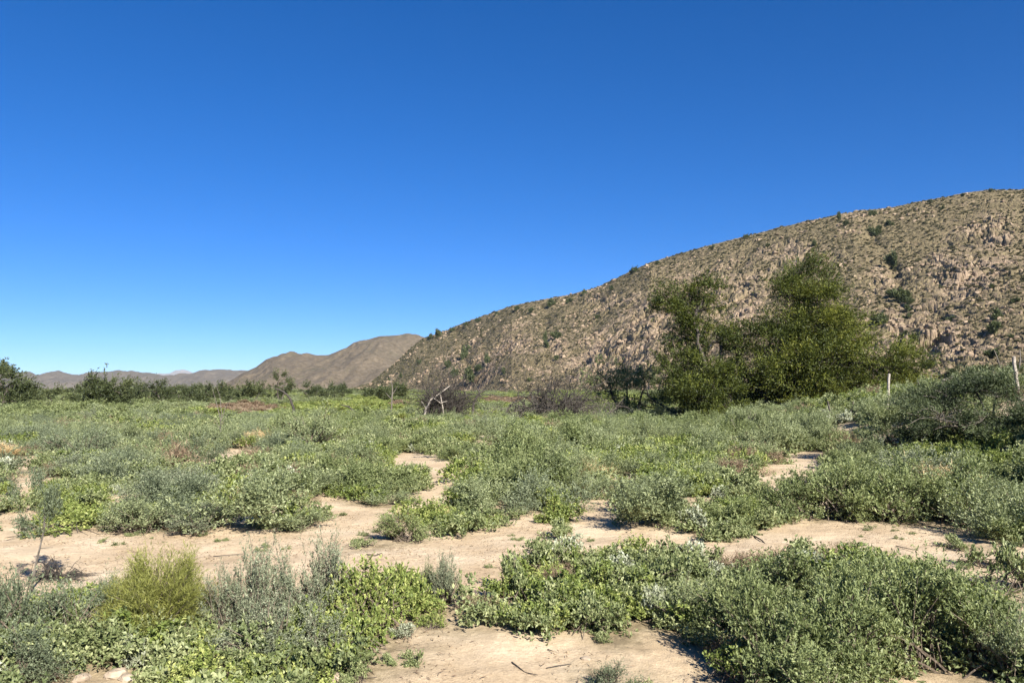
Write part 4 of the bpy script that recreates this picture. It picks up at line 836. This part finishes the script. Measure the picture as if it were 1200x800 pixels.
# soil tint: leaf litter lies where plants actually stand
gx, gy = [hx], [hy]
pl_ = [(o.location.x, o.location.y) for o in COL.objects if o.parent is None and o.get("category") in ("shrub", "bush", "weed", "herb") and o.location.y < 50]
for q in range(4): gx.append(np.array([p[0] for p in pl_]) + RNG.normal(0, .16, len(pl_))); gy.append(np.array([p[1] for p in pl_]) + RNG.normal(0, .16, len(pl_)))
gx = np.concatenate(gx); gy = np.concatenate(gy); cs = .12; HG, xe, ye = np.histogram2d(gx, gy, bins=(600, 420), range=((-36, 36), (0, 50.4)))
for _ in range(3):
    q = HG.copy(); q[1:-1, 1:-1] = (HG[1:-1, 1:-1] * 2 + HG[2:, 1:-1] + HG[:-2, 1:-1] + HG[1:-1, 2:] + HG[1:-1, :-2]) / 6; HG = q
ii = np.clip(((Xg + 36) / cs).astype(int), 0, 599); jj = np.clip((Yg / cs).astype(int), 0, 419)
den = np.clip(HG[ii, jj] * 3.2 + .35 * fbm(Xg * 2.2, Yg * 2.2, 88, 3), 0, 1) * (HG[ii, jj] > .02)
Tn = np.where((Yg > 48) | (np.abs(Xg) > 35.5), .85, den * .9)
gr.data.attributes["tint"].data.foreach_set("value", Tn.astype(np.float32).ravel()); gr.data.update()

# ------------------------------------------------------------------ stones and sticks on the sand
def stone(px, py, r, label):
    x, y, z = gpt(px, py); rs = np.random.default_rng(int(px)); th = np.linspace(0, math.pi, 9); ph = np.linspace(0, 2 * math.pi, 14, endpoint=False); V = []
    for a in th:
        for b in ph: d = np.array([math.sin(a) * math.cos(b), math.sin(a) * math.sin(b), math.cos(a)]); V.append(d)
    V = np.array(V); k = 1 + .28 * fbm(V[:, 0] * 1.7 + px, V[:, 1] * 1.7 + V[:, 2] * 2, 5, 3); V = np.round(V * k[:, None] * 4.2) / 4.2 * .35 + V * k[:, None] * .65
    V *= np.array([1.2, .9, .62]) * r; F = []
    for i in range(8):
        for j in range(14): F.append((i * 14 + j, (i + 1) * 14 + j, (i + 1) * 14 + (j + 1) % 14, i * 14 + (j + 1) % 14))
    mb = MB(); mb.add(V, np.array(F)); tag(obj("stone", mb.mesh("stone", STM), None, (x, y, z + r * .25), rs.random() * 6), label, "stone", "pale stones in the weeds")
STM = barkmat("pale_stone", (.24,.185,.13), (.42,.345,.255), 9)
CLD = barkmat("soil_clod", (.17,.125,.08), (.36,.28,.18), 30)
for a in [(114,736,.085,"largest pale stone, left of the yellow-green bush"), (196,772,.07,"pale stone beside the silvery herb at the bottom left"), (104,728,.045,"small pale stone behind the largest one"), (136,792,.06,"pale stone at the bottom edge on the left"), (150,797,.05,"second stone at the bottom edge, nearer the middle"),
          (96,797,.05,"stone nearest the bottom left corner"), (66,792,.04,"small stone in the bottom left sand"), (686,773,.03,"small pale clod on the front sand"), (178,790,.045,"stone under the leaves below the silvery herb"), (392,797,.05,"stone left of the front sand, bottom edge")]: stone(*a)
def stick(pts, r, label):
    r *= .6
    P = [gpt(a, b) for a, b in pts]; org = Vector(P[0]); mb = MB(); tube(mb, [np.array(p) - np.array(P[0]) + np.array([0, 0, r * (1 + 2 * (i % 2))]) for i, p in enumerate(P)], np.linspace(r, r * .5, len(P)), 5)
    tag(obj("stick", mb.mesh("stick", M['deadwood']), None, org), label, "stick", "dark sticks lying on the sand")
for a in [([(600,776),(607,783),(615,788),(630,793)],.008,"longest dark curved stick on the front sand"), ([(640,783),(655,781),(670,778)],.006,"faint stick right of the curved one"), ([(642,761),(649,765)],.007,"short dark stick high on the front sand"), ([(430,650),(440,652),(448,648)],.010,"stick on the left sand near its right end"),
          ([(418,633),(432,632)],.012,"stick by the flat weed on the left sand"), ([(880,626),(893,636),(897,638)],.018,"grey stick sticking out of the weeds by the narrow sand"), ([(250,652),(285,650)],.008,"thin stick lying on the left sand behind the grey bushes"), ([(1050,640),(1072,646)],.010,"stick on the right sand band")]: stick(*a)
# crumbs: clods, twiglets and dead leaves
cx_, cy2 = field(3.2, 12, lambda y: .065); k = in_sand(*proj(cx_, cy2, zg(cx_, cy2))) & (fbm(cx_ / .5, cy2 / .5, 400, 3) > -.12); cx_, cy2 = cx_[k], cy2[k]
rocks("sand_crumbs", np.stack([cx_, cy2, zg(cx_, cy2) + .002], -1), .003 + .010 * RNG.random(len(cx_)) ** 3, CLD, "crumbs of dry soil and grit on the sand")
mb = MB(); k = RNG.random(len(cx_)) < .5; Pq = np.stack([cx_[k] + .03, cy2[k], zg(cx_[k], cy2[k]) + .012], -1); Dq = rvec(len(Pq)); Dq[:, 2] *= .15; leaves(mb, Pq, Dq, .025 + .07 * RNG.random(len(Pq)) ** 2, .006, RNG.random(len(Pq)) * .6)
tag(obj("twig_litter", mb.mesh("twig_litter", M['dry'])), "dry twiglets and dead leaves on the sand", "litter", kind="stuff")

# ------------------------------------------------------------------ haze: clear dry air that fades the farthest hills
hv = MB(); X0, X1, Y0, Y1, Z0, Z1 = -15500, 15500, -60, 16500, -6, 185
hv.add([(X0,Y0,Z0),(X1,Y0,Z0),(X1,Y1,Z0),(X0,Y1,Z0),(X0,Y0,Z1),(X1,Y0,Z1),(X1,Y1,Z1),(X0,Y1,Z1)], [(0,3,2,1),(4,5,6,7),(0,1,5,4),(1,2,6,5),(2,3,7,6),(3,0,4,7)])
m, n, o = newmat("haze_air"); pv = N(n, "ShaderNodeVolumePrincipled"); pv.inputs["Density"].default_value = 4.2e-5; pv.inputs["Color"].default_value = (.66, .86, 1, 1); pv.inputs["Anisotropy"].default_value = 0.0
n.links.new(pv.outputs[0], o.inputs["Volume"]); tag(obj("haze", hv.mesh("haze", m)), "thin bluish haze over the valley", kind="stuff")
